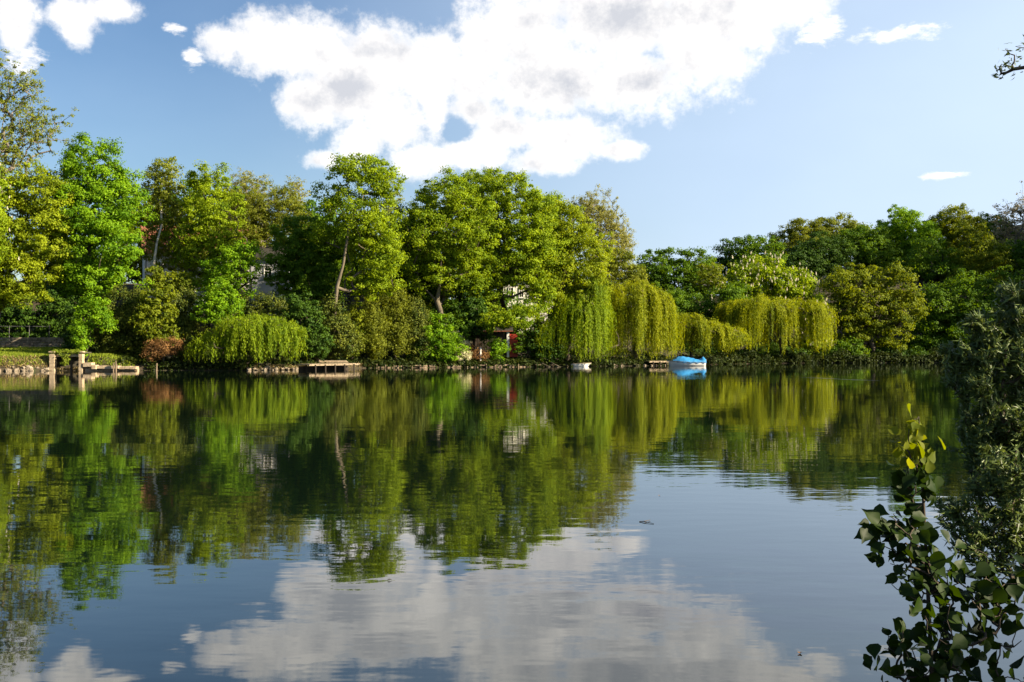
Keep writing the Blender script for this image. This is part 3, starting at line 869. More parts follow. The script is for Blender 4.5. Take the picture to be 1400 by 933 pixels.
shrub('elder_shrub', 'small vivid bush at the waterline in front of the hut', 114.5, [(682, 480, 15, 13), (676, 470, 8, 8)], 'bright', size=0.22)
shrub('holly_shrub', 'dark bush right of the red hut door', 119, [(738, 468, 22, 22), (750, 480, 22, 16)], 'dark', size=0.22)
shrub('holly_shrub', 'tall dark bush behind the cream flowering bush', 118, [(640, 425, 28, 38), (655, 440, 20, 30)], 'dark', size=0.24)
shrub('holly_shrub', 'low leafy sprig growing across the foot of the red hut door', 119, [(709, 477, 9, 8), (712, 462, 5, 10)], 'green', size=0.16, spacing=0.3, cov=0.7, base_px=714)
shrub('bramble_shrub', 'tangle of brown bramble on the bank beside the white post', 113, [(655, 487, 14, 9), (648, 478, 9, 10)], 'dead', size=0.2, aspect=0.3, cov=0.6, limbs=120)
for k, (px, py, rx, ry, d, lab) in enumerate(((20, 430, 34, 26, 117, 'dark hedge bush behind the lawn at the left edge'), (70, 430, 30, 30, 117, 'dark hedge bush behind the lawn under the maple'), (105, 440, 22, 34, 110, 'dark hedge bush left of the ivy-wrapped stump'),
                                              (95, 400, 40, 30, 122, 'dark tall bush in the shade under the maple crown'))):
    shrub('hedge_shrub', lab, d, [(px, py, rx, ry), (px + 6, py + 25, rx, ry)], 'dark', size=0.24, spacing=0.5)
for px, py, rx, ry, lab in ((28, 497, 8, 5, 'small dark green bush among the bank stones at the far left'),):
    shrub('bank_shrub', lab, 98, [(px, py, rx, ry)], 'green', spacing=0.25, size=0.14)
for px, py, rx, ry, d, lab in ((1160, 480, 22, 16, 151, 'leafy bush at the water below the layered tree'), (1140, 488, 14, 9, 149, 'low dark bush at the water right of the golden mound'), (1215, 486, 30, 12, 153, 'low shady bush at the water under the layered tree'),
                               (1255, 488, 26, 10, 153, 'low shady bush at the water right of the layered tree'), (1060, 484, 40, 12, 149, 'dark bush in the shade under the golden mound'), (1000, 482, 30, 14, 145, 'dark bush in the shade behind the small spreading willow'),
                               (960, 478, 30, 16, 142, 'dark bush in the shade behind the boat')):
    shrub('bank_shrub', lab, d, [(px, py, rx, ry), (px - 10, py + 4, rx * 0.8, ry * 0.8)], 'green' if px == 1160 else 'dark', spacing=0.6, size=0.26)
# woodland behind the front rows
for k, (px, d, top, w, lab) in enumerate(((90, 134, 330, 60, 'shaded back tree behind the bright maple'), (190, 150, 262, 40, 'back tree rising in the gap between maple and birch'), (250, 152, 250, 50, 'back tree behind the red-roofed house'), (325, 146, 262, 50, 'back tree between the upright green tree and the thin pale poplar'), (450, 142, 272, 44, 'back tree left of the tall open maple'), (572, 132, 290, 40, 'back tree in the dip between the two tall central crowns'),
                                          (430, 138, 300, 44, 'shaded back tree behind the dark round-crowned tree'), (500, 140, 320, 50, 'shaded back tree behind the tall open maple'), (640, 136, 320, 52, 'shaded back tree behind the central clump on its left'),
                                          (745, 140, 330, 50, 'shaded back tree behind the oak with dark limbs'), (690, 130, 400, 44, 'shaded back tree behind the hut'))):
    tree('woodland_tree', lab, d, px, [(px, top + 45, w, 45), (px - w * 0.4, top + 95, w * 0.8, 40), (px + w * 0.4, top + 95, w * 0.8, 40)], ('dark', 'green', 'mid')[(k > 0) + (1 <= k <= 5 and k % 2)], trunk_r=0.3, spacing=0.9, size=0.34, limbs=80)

#@@OBJECTS
# ------------------------------------------------------------------ ground cover and grass (nobody could count them)
def scatter_cover():
    rng = rng_next()
    x = rng.uniform(-75, 95, 9000); y = shore_y(x) + np.where(x > 20, 0.0, 0.5) + rng.random(9000) ** 1.5 * 34
    keep = ~((x < -36) & (y < 113)) & ~((x > -21) & (x < -13) & (y < 104))
    x, y = x[keep], y[keep]
    C = np.stack([x, y, ground_z(x, y) + rng.uniform(0.0, 0.5, len(x))], 1)
    xe = np.concatenate([rng.uniform(26, 95, 2200), rng.uniform(-33.5, -24, 300), rng.uniform(-15, 26, 1500)])
    ye = shore_y(xe) + rng.uniform(-0.35, 0.6, len(xe))
    far = np.clip((xe - 20) / 8, 0, 1)
    C = np.vstack([C, np.stack([xe, ye + 0.4 * (1 - far), rng.uniform(0.0, 0.4 + far * (0.5 + 0.45 * np.sin(xe * 0.9) + 0.4 * np.sin(xe * 2.3 + 1)), len(xe)) + 0.12], 1)])
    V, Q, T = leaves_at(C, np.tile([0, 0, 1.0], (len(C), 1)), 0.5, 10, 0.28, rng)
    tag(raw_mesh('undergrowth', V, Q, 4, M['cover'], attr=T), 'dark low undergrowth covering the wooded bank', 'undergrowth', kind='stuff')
    # short grass of the raised lawn
    n = 30000
    x = rng.uniform(-62, -34.8, n); y = shore_y(x) + 0.25 + rng.random(n) ** 1.2 * 13.5
    C = np.stack([x, y, ground_z(x, y) + 0.08], 1)
    a = rng.normal(0, 0.35, (n, 3)) + np.array([0, 0, 1.0])
    nn = unit(rng.normal(size=(n, 3)) * [1, 1, 0.2])
    V, Q, T = leaf_quads(C, nn, a, rng.uniform(0.15, 0.38, n), rng.uniform(0.05, 0.12, n), rng.random(n), 0.1)
    tag(raw_mesh('lawn_grass', V, Q, 4, M['grass'], attr=T), 'sunlit rough grass on the raised bank at the left', 'grass', kind='stuff')
    # dry grass and roots along the water's edge
    n = 5200
    x = np.concatenate([rng.uniform(-62, -39.5, 2600), rng.uniform(-30, 30, 2600)]); y = shore_y(x) + rng.uniform(0.1, 0.9, n)
    C = np.stack([x, y, np.maximum(ground_z(x, y), 0.05) + 0.1], 1)
    a = rng.normal(0, 0.8, (n, 3)) + np.array([0, -0.3, 0.6])
    nn = unit(rng.normal(size=(n, 3)))
    V, Q, T = leaf_quads(C, nn, a, rng.uniform(0.25, 0.6, n), rng.uniform(0.03, 0.08, n), rng.random(n), 0.1)
    keep = None
    tag(raw_mesh('dry_grass', V, Q, 4, M['straw'], attr=T), 'dry straw-coloured grass and roots along the water line', 'grass', kind='stuff')


scatter_cover()


# ------------------------------------------------------------------ masonry, landing stages, rails
def stone_mesh(rng, r):
    """An irregular boulder: a rough, faceted lump."""
    u = []
    for i in range(5):
        th = math.pi * (i + 0.5) / 5
        for j in range(8):
            ph = 2 * math.pi * (j + 0.5 * (i % 2)) / 8
            u.append([math.sin(th) * math.cos(ph), math.sin(th) * math.sin(ph), math.cos(th)])
    u = np.array(u)
    v = u * (1 + rng.normal(0, 0.14, (len(u), 1))) * r
    f = []
    for i in range(4):
        for j in range(8):
            a, b = i * 8 + j, i * 8 + (j + 1) % 8
            f.append([a, a + 8, b + 8, b])
    f.append(list(range(8))); f.append(list(reversed(range(32, 40))))
    return v, f


def stones():
    rng = np.random.default_rng(77)
    protos = []
    for k in range(6):
        v, f = stone_mesh(rng, np.array([0.26, 0.22, 0.17]) * rng.uniform(0.8, 1.2, 3))
        me = bpy.data.meshes.new('bank_stone'); me.from_pydata(v.tolist(), [], f); me.materials.append(M['stone'])
        protos.append(me)
    runs = [(-50, -41.7, 80, 'pale stone in the rubble edge below the raised lawn', 'stones below the raised lawn'),
            (-24.5, -20.2, 26, 'pale stone on the bank under the low wide willow', 'stones under the low willow'),
            (-6.5, 6, 40, 'pale stone at the water line in front of the hut', 'stones along the water by the hut'),
            (11, 18.5, 34, 'sunlit stone on the bank under the golden willow', 'stones under the golden willow')]
    for x0, x1, n, lab, grp in runs:
        for k in range(n):
            x = rng.uniform(x0, x1); y = float(shore_y(x)) + rng.uniform(-0.2, 0.1 if x < -40 else 0.35)
            o = bpy.data.objects.new('bank_stone', protos[k % 6])
            COL.objects.link(o)
            o.location = (x, y, max(gz(x, y), 0.0) + rng.uniform(0.02, 0.12))
            o.rotation_euler = (rng.uniform(-0.4, 0.4), rng.uniform(-0.4, 0.4), rng.uniform(0, 6.3))
            sc = rng.uniform(0.35, 1.1) * (0.7 if x > -20 else 1.0)
            o.scale = (sc, sc, sc)
            tag(o, lab, 'stone', grp)


stones()


def rubble_wall():
    """Coursed rubble wall at the back of the lawn."""
    rng = np.random.default_rng(9)
    a = MB()
    y0 = 111.5
    for row in range(4):
        x = -56.0
        while x < -44.4:
            w = rng.uniform(0.35, 0.8)
            a.box((x + w / 2, y0 + rng.uniform(-0.06, 0.06), gz(x, y0) + 0.14 + row * 0.27), (w - 0.03, 0.5, rng.uniform(0.22, 0.27)), rng.uniform(-0.05, 0.05))
            x += w
    tag(a.build('rubble_wall', M['stone']), 'low rubble stone wall at the back of the lawn', 'wall')
    t = empty('rail_fence', (-56, 112.6, gz(-50, 112.6)))
    tag(t, 'thin grey rail on posts above the rubble wall', 'fence')
    b = MB().tube([(0, 0, 2.25), (8.6, 0, 2.2)], 0.035)
    b.build('rail', M['iron'], t)
    for k in range(5):
        MB().tube([(0.3 + k * 2.05, 0, -0.3), (0.3 + k * 2.05, 0, 2.3)], 0.04).build('post', M['iron'], t)


rubble_wall()


def boat_arch():
    """The little masonry boat entrance in the bank of the lawn."""
    x0, x1 = P(75, 0, 99.6)[0], P(114, 0, 99.6)[0]
    yf = 99.2
    t = empty('boat_arch', ((x0 + x1) / 2, yf, 0))
    tag(t, 'old masonry boat entrance with two pillars and a dark opening in the lawn bank', 'boathouse')
    hw = (x1 - x0) / 2
    for sx, w in ((-1, 0.42), (1, 0.3)):
        p = MB()
        for r in range(6):
            p.box((sx * hw, 0, -0.12 + 0.3 * r), (w + (0.03 if r % 2 else 0), 0.55, 0.296))
        p.box((sx * hw, 0, 1.72), (w + 0.12, 0.65, 0.12))
        p.build('pillar', M['brick'], t)
    MB().box((0, 0.25, 1.42), (2 * hw - 0.48, 0.35, 0.3)).build('lintel', M['brick'], t)
    MB().box((0, 1.9, 0.45), (2 * hw + 0.3, 0.15, 2.0)).build('back_wall', M['dark_stone'], t)
    MB().box((0.3, 0.2, 0.55), (0.16, 0.2, 1.44)).build('middle_post', M['dark_wood'], t)
    MB().box((0, 1.2, 1.64), (2 * hw + 0.2, 1.7, 0.1)).build('roof_slab', M['dark_stone'], t)
    # ivy hanging over the opening
    rng = rng_next()
    n = 70
    C = np.stack([rng.uniform(-hw, hw, n), rng.uniform(-0.3, 0.7, n), rng.uniform(1.55, 1.9, n)], 1)
    C2 = np.stack([rng.normal(-0.1, 0.22, 26), rng.uniform(-0.35, -0.1, 26), 1.5 - rng.random(26) ** 1.5 * 0.9], 1)
    C = np.vstack([C, C2])
    V, Q, T = leaves_at(C, np.tile([0, -0.6, 0.6], (len(C), 1)), 0.2, 22, 0.12, rng)
    raw_mesh('ivy', V, Q, 4, M['grass'], t, attr=T)


boat_arch()


def quay():
    """Low stone quay edge right of the arch, with mooring stakes."""
    pts = [P(116, 0, 99.3), P(135, 0, 99.6), P(165, 0, 99.8), P(190, 0, 100.2)]
    a = MB()
    for i, (p, q) in enumerate(zip(pts[:-1], pts[1:])):
        w = q[0] - p[0]
        for k in range(3):
            a.box((p[0] + w * (k + 0.5) / 3, p[1], 0.34 + 0.02 * ((k + i) % 2) - 0.04 * i + (0.2 if i == 0 and k < 2 else 0)), (w / 3 - 0.02, 0.9, 0.26 + (0.12 if i == 0 else 0)), 0.02 * (k - 1))
        for k in range(4):
            a.box((p[0] + w * (k + 0.5) / 4, p[1] + 0.25, -0.1), (w / 4 - 0.015, 0.5, 0.6))
    tag(a.build('stone_quay', M['brick']), 'low sunlit stone quay right of the boat arch', 'quay')
    for x, h, tl, lab in ((155.0, 0.75, 0.05, 'left of two mooring stakes standing close together at the stone quay'), (159.0, 0.9, -0.06, 'taller right one of two mooring stakes at the stone quay'), (214.0, 0.7, 0.03, 'pale lone stake in the water below the rust-brown bush')):
        p = P(x, 0, 98.9)
        s = MB().tube([(0, 0, -0.7), (tl * h * 0.6, 0, h * 0.6), (tl * h, 0, h)], [0.08, 0.075, 0.06], 9)
        o = s.build('mooring_stake', M['timber']); o.location = (p[0], p[1], 0)
        tag(o, lab, 'stake')


quay()


def jetty(name, lab, p0, p1, w, top, nposts, beams=True, dark=False):
    L = p1[0] - p0[0]
    t = empty(name, ((p0[0] + p1[0]) / 2, (p0[1] + p1[1]) / 2, 0), math.atan2(p1[1] - p0[1], L))
    tag(t, lab, 'jetty')
    rng = np.random.default_rng(int(abs(p0[0] * 10)))
    d = MB()
    n = int(L / 0.16)
    for k in range(n):
        d.box((-L / 2 + (k + 0.5) * L / n, rng.uniform(-0.03, 0.03), top - 0.025 + rng.uniform(-0.006, 0.006)), (L / n - 0.012, w, 0.05), rng.uniform(-0.01, 0.01))
    d.build('deck', M['deck'], t)
    b = MB()
    for yy in (-w * 0.42, w * 0.42):
        b.box((0, yy, top - 0.105), (L, 0.09, 0.10))
    b.build('beam', M['deck'], t)
    MB().box((0, w * 0.45, top * 0.5 - 0.2), (L * 0.99, 0.05, top)).build('shade_boards', M['dark_wood'], t)  # dark sheet put in as the shade beneath the deck
    for k in range(nposts):
        x = -L / 2 + L * (k + 0.6) / (nposts + 0.2)
        q = MB()
        q.tube([(x, -w * 0.47, -1.0), (x, -w * 0.47, top - 0.05)], 0.07, 9)
        q.build('post', M['dark_wood'], t)
        q = MB()
        q.tube([(x, w * 0.3, -1.0), (x, w * 0.3, top - 0.06)], 0.085, 9)
        q.build('post', M['dark_wood'], t)
    return t


a = P(394, 0, 99.9); b = P(503, 0, 107.6)
jetty('wooden_jetty', 'long weathered plank jetty over dark water right of the low willow', a, b, 1.7, 0.58, 5)
a = P(880, 0, 124.6); b = P(914, 0, 126.6)
jetty('wooden_jetty', 'short dark plank jetty beside the blue-covered boat', a, b, 1.4, 0.55, 3)


def plank_pile():
    a = P(448, 0, 107.0)
    t = MB()
    rng = np.random.default_rng(4)
    for k in range(3):
        t.box((a[0] + 0.4 + 0.05 * k, a[1] + 0.1 * k, 0.66 + 0.07 * k), (3.2 - 0.3 * k, 0.28, 0.06), rng.uniform(-0.05, 0.05))
    tag(t.build('plank_pile', M['deck']), 'small pile of pale planks lying behind the long jetty', 'planks')
    s = MB().tube([(a[0] - 0.6, a[1] - 0.8, 0.64), (a[0] - 0.95, a[1] - 0.75, 1.1), (a[0] - 1.4, a[1] - 0.7, 1.45)], [0.14, 0.12, 0.09], 8)
    tag(s.build('tree_stump', M['timber']), 'leaning cut branch stub on the deck of the long jetty', 'stump')


plank_pile()


def revetment():
    """Boards and stakes that hold the bank between jetty and hut."""
    t = empty('board_revetment', (-6.5, 105, 0))
    tag(t, 'low row of pale horizontal boards and stakes holding the bank right of the jetty', 'bank edging')
    rng = np.random.default_rng(21)
    xs = np.arange(-14.6, 5.2, 0.85)
    bd, st = MB(), MB()
    for x0, x1 in zip(xs[:-1], xs[1:]):
        y0, y1 = float(shore_y(x0)) - 0.12, float(shore_y(x1)) - 0.12
        L = math.hypot(x1 - x0, y1 - y0); r = math.atan2(y1 - y0, x1 - x0)
        for k in range(2):
            if rng.random() < (0.55, 0.3)[k]:
                bd.box(((x0 + x1) / 2 + 6.5 + rng.uniform(-0.1, 0.1), (y0 + y1) / 2 - 105, 0.05 + 0.15 * k + rng.uniform(-0.04, 0.04)), (L * rng.uniform(0.6, 1.0), 0.06, rng.uniform(0.09, 0.14)), r, rng.uniform(-0.15, 0.15))
        if rng.random() < 0.45:
            st.tube([(x0 + 6.5, y0 - 105.09, -0.5), (x0 + 6.5 + rng.uniform(-0.06, 0.06), y0 - 105.09, rng.uniform(0.2, 0.5))], 0.05, 7)
    bd.build('boards', M['timber'], t)
    st.build('stakes', M['timber'], t)


revetment()

p = P(657, 0, 116.5)
o = MB().tube([(0, 0, -0.4), (0, 0, 1.5)], 0.085, 10).tube([(0, 0, 1.5), (0, 0, 1.56)], [0.1, 0.06], 10).build('white_post', M['white_paint'])
o.location = (p[0], p[1], gz(p[0], p[1]) + 0.2)
tag(o, 'white painted post standing on the brown bank in front of the hut', 'post')


def hut():
    """Dark timber hut by the water, with a white corner post and a red door."""
    c = P(678, 0, 121.0)
    z = gz(c[0], c[1])
    z = max(z, 1.45)
    t = empty('timber_hut', (c[0], c[1], z))
    tag(t, 'dark timber hut in the shade with a red door and white door post', 'hut')
    w = MB()
    w.box((-0.7, 0, 0.6), (3.2, 2.4, 3.9))
    for k in range(12):
        w.box((-2.15 + k * 0.26, -1.22, 1.1), (0.22, 0.05, 2.85))
    w.build('wall', M['dark_wood'], t)
    rf = MB().poly([(-2.7, -1.7, 2.35), (1.9, -1.7, 2.35), (1.9, 1.7, 2.35), (-2.7, 1.7, 2.35), (-2.7, 0, 3.3), (1.9, 0, 3.3),
                    (-2.7, -1.7, 2.45), (1.9, -1.7, 2.45), (1.9, 1.7, 2.45), (-2.7, 1.7, 2.45), (-2.7, 0, 3.42), (1.9, 0, 3.42)],
                   [(0, 4, 5, 1), (3, 2, 5, 4), (6, 7, 11, 10), (9, 10, 11, 8), (0, 1, 7, 6), (2, 3, 9, 8), (0, 6, 10, 4), (4, 10, 9, 3), (1, 5, 11, 7), (5, 2, 8, 11)])
    rf.build('roof', M['roof_dark'], t)
    MB().box((-0.4, -1.74, 2.42), (4.6, 0.05, 0.09)).build('fascia', M['roof_red'], t)
    MB().box((1.34, -1.3, 0.95), (0.26, 0.26, 2.75)).build('door_post', M['white_paint'], t)
    d = MB().box((1.95, -1.25, 0.85), (0.86, 0.09, 2.5))
    for k in range(3):
        d.box((1.95, -1.31, 0.1 + 0.75 * k), (0.7, 0.06, 0.1))
    dd = d.build('door', M['red_paint'], t)
    MB().tube([(2.25, -1.3, 0.9), (2.25, -1.42, 0.9), (2.12, -1.42, 0.9)], 0.025, 6).build('handle', M['iron'], dd)


hut()


def window(parent, x, z, w, h, y, frame='white_paint', bars=True):
    f = MB()
    b = 0.08
    f.box((x, y - 0.03, z + h / 2 - b / 2), (w, 0.10, b)); f.box((x, y - 0.03, z - h / 2 + b / 2), (w, 0.10, b))
    for s in (-1, 1): f.box((x + s * (w / 2 - b / 2), y - 0.03, z), (b, 0.096, h - 2 * b))
    if bars:
        f.box((x, y - 0.02, z), (0.05, 0.06, h - 2 * b))
        f.box((x, y - 0.024, z + h * 0.16), (w - 2 * b, 0.05, 0.05))
    fo = f.build('window', M[frame], parent)
    MB().box((x, y + 0.01, z), (w - 2 * b, 0.02, h - 2 * b)).build('pane', M['glass'], fo)
    MB().box((x, y - 0.10, z - h / 2 - 0.04), (w + 0.2, 0.22, 0.07)).build('sill', M['render_grey'], fo)


def gable_house(name, label, c, W_, D_, H_, R_, wall, roof, cols, rows, rz=0.0, chimney=True, winw=1.1, winh=1.5, found=4.0):
    t = empty(name, c, rz)
    tag(t, label, 'house')
    w = MB()
    w.poly([(-W_ / 2, -D_ / 2, -found), (W_ / 2, -D_ / 2, -found), (W_ / 2, D_ / 2, -found), (-W_ / 2, D_ / 2, -found),
            (-W_ / 2, -D_ / 2, H_), (W_ / 2, -D_ / 2, H_), (W_ / 2, D_ / 2, H_), (-W_ / 2, D_ / 2, H_), (-W_ / 2, 0, H_ + R_), (W_ / 2, 0, H_ + R_)],
           [(0, 1, 5, 4), (1, 2, 6, 9, 5), (2, 3, 7, 6), (3, 0, 4, 8, 7)])
    w.build('wall', M[wall], t)
    e, th = 0.45, 0.18
    k = R_ / (D_ / 2)
    y1, z1 = D_ / 2 + e, H_ - e * k
    X = W_ / 2 + 0.3
    r = MB().poly([(-X, -y1, z1), (X, -y1, z1), (X, 0, H_ + R_ + 0.03), (-X, 0, H_ + R_ + 0.03), (X, y1, z1), (-X, y1, z1),
                   (-X, -y1, z1 + th), (X, -y1, z1 + th), (X, 0, H_ + R_ + 0.03 + th), (-X, 0, H_ + R_ + 0.03 + th), (X, y1, z1 + th), (-X, y1, z1 + th)],
                  [(0, 3, 2, 1), (3, 5, 4, 2), (6, 7, 8, 9), (9, 8, 10, 11), (0, 1, 7, 6), (4, 5, 11, 10), (1, 2, 8, 7), (2, 4, 10, 8), (0, 6, 9, 3), (3, 9, 11, 5)])
    ro = r.build('roof', M[roof], t)
    if chimney:
        MB().box((W_ * 0.22, 0.4, H_ + R_ + 0.4), (0.8, 0.6, 1.8)).box((W_ * 0.22, 0.4, H_ + R_ + 1.35), (0.95, 0.75, 0.12)).build('chimney', M['roof_red'], ro)
    for z in rows:
        for x in cols: window(t, x, z, winw, winh, -D_ / 2)
    MB().tube([(-W_ / 2 + 0.2, -D_ / 2 - 0.08, 0), (-W_ / 2 + 0.2, -D_ / 2 - 0.08, H_ - 0.2)], 0.05).build('downpipe', M['iron'], t)
    return t


c = P(262, 398, 131)
gable_house('white_house', 'white house with red tiled roof half hidden behind the birch', (c[0], c[1] + 3.5, c[2]), 13.2, 8, 4.6, 3.2, 'render_white', 'roof_red', (-4.8, -2.2, 0.8, 3.6), (2.6,), rz=0.35)
c = P(362, 412, 122)
gable_house('grey_house', 'small pale grey house wall showing between the budding tree and the dark round tree', (c[0], c[1] + 2.5, c[2]), 3.6, 4.5, 5.0, 1.2, 'render_grey', 'roof_dark', (0.3,), (3.2,), chimney=False, winw=0.9, winh=1.2)
c = P(714, 409, 134)
gable_house('white_house', 'white house seen through a small gap high in the central trees', (c[0] + 0.5, c[1] + 3.5, c[2] - 0.3), 6.5, 7, 3.0, 2.4, 'render_white', 'roof_dark', (-1.9, -0.6, 0.8, 2.2), (1.1,), winw=0.6, winh=1.3)


# ------------------------------------------------------------------ boats
def hull_mesh(L, B, Hh, bow_rise=0.25, ns=17, stem=0.55):
    """A lofted open hull: stern at -x, bow at +x, waterline at z = 0."""
    prof = [(-0.0, -0.22), (0.55, -0.18), (0.86, 0.02), (0.97, 0.55), (1.03, 1.0)]
    m = MB(); rings = []
    for i in range(ns):
        q = i / (ns - 1)
        x = -L / 2 + L * q
        half = B / 2 * (0.82 + 0.18 * min(1, q * 3)) * (1 - max(0, (q - 0.45) / 0.55) ** 2.3 * 0.97)
        top = Hh + bow_rise * max(0, q - 0.35) ** 2 * 2
        pts = [(x + (stem * (zf - 0.3) * max(0, q - 0.7) / 0.3 if zf > 0 else 0), half * yf, zf * top if zf > 0 else zf * Hh * 1.2) for yf, zf in prof]
        rings.append([(p[0], -p[1], p[2]) for p in reversed(pts[1:])] + pts)
    n = len(rings[0])
    V = [p for r in rings for p in r]
    Fq = []
    for i in range(ns - 1):
        for j in range(n - 1):
            Fq.append((i * n + j, (i + 1) * n + j, (i + 1) * n + j + 1, i * n + j + 1))
    Fq.append(tuple(range(n)))
    Fq.append(tuple(reversed(range((ns - 1) * n, ns * n))))
    m.poly(V, Fq)
    return m, rings


def covered_boat():
    d = 124.6
    c = P(939, 0, d)
    t = empty('motor_boat', (c[0], c[1], 0.0), math.radians(180 + 4))
    tag(t, 'small white motor boat under a blue tarpaulin moored by the willows', 'boat')
    L = 4.0
    m, rings = hull_mesh(L, 1.75, 0.46)
    m.build('hull', M['hull'], t, smooth=True)
    # rubbing strake
    for s in (0, -1):
        pts = [np.array(r[s]) + [0, 0.02 if s else -0.02, -0.03] for r in rings[:-1]]
        MB().tube(pts, 0.035, 6).build('rub_rail', M['iron'], t)
    # tarpaulin: drapes gunwale to gunwale, high over the windscreen, low aft, a hump over the motor
    ns, nt = 44, 17
    V, Fq = [], []
    rng = np.random.default_rng(3)
    for i in range(ns):
        q = i / (ns - 1)
        x = -L / 2 - 0.08 + (L - 0.25) * q
        xi = min(max((x + L / 2) / L, 0), 1) * (len(rings) - 1)
        a = int(min(xi, len(rings) - 2)); fr = xi - a
        g = np.array(rings[a][-1]) * (1 - fr) + np.array(rings[a + 1][-1]) * fr
        ridge = 0.20 + 0.46 * math.exp(-((q - 0.70) / 0.22) ** 2) + 0.22 * math.exp(-((q - 0.40) / 0.2) ** 2) + 0.42 * math.exp(-((q - 0.06) / 0.07) ** 2)
        ridge *= 0.82 * (1 - max(0, (q - 0.86) / 0.14) * 0.85)
        for j in range(nt):
            u = -1 + 2 * j / (nt - 1)
            prof = (1 - abs(u) ** 1.7)
            crease = 0.025 * math.sin(17 * q + 5 * u) * (1 - u * u) + 0.02 * math.sin(41 * q - 9 * u) * (1 - u * u)
            zz = g[2] + 0.03 - 0.13 * max(0, abs(u) - 0.86) / 0.14 * (1 + 0.3 * math.sin(30 * q)) + ridge * prof + crease + rng.normal(0, 0.006)
            V.append((x, u * (g[1] + 0.05), zz))
    for i in range(ns - 1):
        for j in range(nt - 1):
            Fq.append((i * nt + j, (i + 1) * nt + j, (i + 1) * nt + j + 1, i * nt + j + 1))
    MB().poly(V, Fq).build('tarpaulin', M['tarp'], t, smooth=True)
    # outboard motor leg below the hump
    MB().tube([(-L / 2 - 0.14, 0, 0.75), (-L / 2 - 0.16, 0, 0.2), (-L / 2 - 0.12, 0, -0.3)], [0.13, 0.08, 0.06], 8).build('outboard_motor', M['iron'], t)
    MB().tube([(L / 2 - 0.15, 0.05, 0.5), (L / 2 + 0.35, 0.5, 0.42), (L / 2 + 0.8, 0.9, 0.5)], 0.02, 5).build('mooring_line', M['deck'], t)


covered_boat()


def punt():
    c = P(792, 0, 120.6)
    t = empty('rowing_boat', (c[0], c[1], 0.0), math.radians(3))
    tag(t, 'small pale upturned-looking dinghy lying low under the oak willow', 'boat')
    m, rings = hull_mesh(1.9, 0.9, 0.3, 0.05)
    m.build('hull', M['hull'], t, smooth=True)
    top = []
    for r in rings: top += [r[0], (r[0][0], 0, r[0][2] + 0.07), r[-1]]
    f = []
    for i in range(len(rings) - 1):
        for j in range(2): f.append((i * 3 + j, (i + 1) * 3 + j, (i + 1) * 3 + j + 1, i * 3 + j + 1))
    MB().poly([(a, b, z + 0.01) for a, b, z in top], f).build('cover', M['deck'], t, smooth=True)


punt()


def floating_twig():
    c = P(884, 714, 14)
    d = HC / ((714 - HY) / F)
    x = (884 - CX) / F * d
    m = MB().tube([(x - 0.09, d + 0.02, 0.004), (x - 0.03, d, 0.012), (x + 0.06, d + 0.12, 0.01)], [0.006, 0.005, 0.003], 5)
    m.tube([(x - 0.05, d + 0.0, 0.012), (x + 0.07, d - 0.15, 0.006)], [0.005, 0.003], 5)
    tag(m.build('floating_twig', M['bark']), 'forked dark twig floating on the open water', 'twig')


floating_twig()


def floating_leaves():
    rng = np.random.default_rng(61)
    c = np.zeros((1, 3))
    V, Q, T = ovate_leaves(c, np.array([[0.05, 0.02, 1.0]]), np.array([[1.0, 0, 0]]), np.array([0.05]), np.array([0.035]), np.array([0.5]), 0.1)
    first = None
    for k in range(3):
        py = HY + rng.uniform(75, 420); d = HC * F / (py - HY)
        o = raw_mesh('floating_leaf', V, Q, 3, M['dead'], attr=T) if first is None else first.copy()
        if first is None: first = o
        else: COL.objects.link(o)
        o.location = ((rng.uniform(60, 1150) - CX) / F * d, d, 0.008)
        o.rotation_euler = (0, 0, rng.uniform(0, 6.3))
        tag(o, 'tiny brown leaf lying on the open water', 'leaf', 'leaves floating on the lake')


def fallen_branches():
    rng = np.random.default_rng(31)
    for px, lab, fl in ((752, 'dead branch dipping into the water left of the pale dinghy', 1), (738, 'thin dead branch slanting to the water right of the dark bush', 1), (842, 'pale dead branch hooked up between the two tall willows', -1)):
        dd = 118.5 if px < 800 else 123.0
        c = P(px, 0, dd)
        if fl > 0:
            pts = [(c[0] - 1.2, c[1] + 2.2, 1.5), (c[0] - 0.5, c[1] + 1.0, 0.8), (c[0] + 0.5, c[1] - 0.3, 0.25), (c[0] + 1.3, c[1] - 0.9, -0.1)]
            m = MB().tube(pts, [0.1, 0.09, 0.06, 0.03], 7).tube([pts[1], (c[0] + 0.2, c[1] + 0.4, 1.0), (c[0] + 0.9, c[1] - 0.2, 0.8)], [0.05, 0.04, 0.015], 6)
        else:
            pts = [(c[0] - 0.9, c[1] + 1.6, 1.6), (c[0] - 0.2, c[1], 1.9), (c[0] + 0.3, c[1] - 0.4, 2.4), (c[0] + 0.25, c[1] - 0.5, 3.3), (c[0] - 0.05, c[1] - 0.5, 3.9)]
            m = MB().tube(pts, [0.07, 0.06, 0.05, 0.035, 0.015], 7).tube([pts[2], (c[0] - 0.5, c[1] - 0.5, 2.1), (c[0] - 1.0, c[1] - 0.5, 2.05)], [0.04, 0.03, 0.012], 6)
        tag(m.build('fallen_branch', M['pale_bark'], smooth=True), lab, 'branch')


fallen_branches()

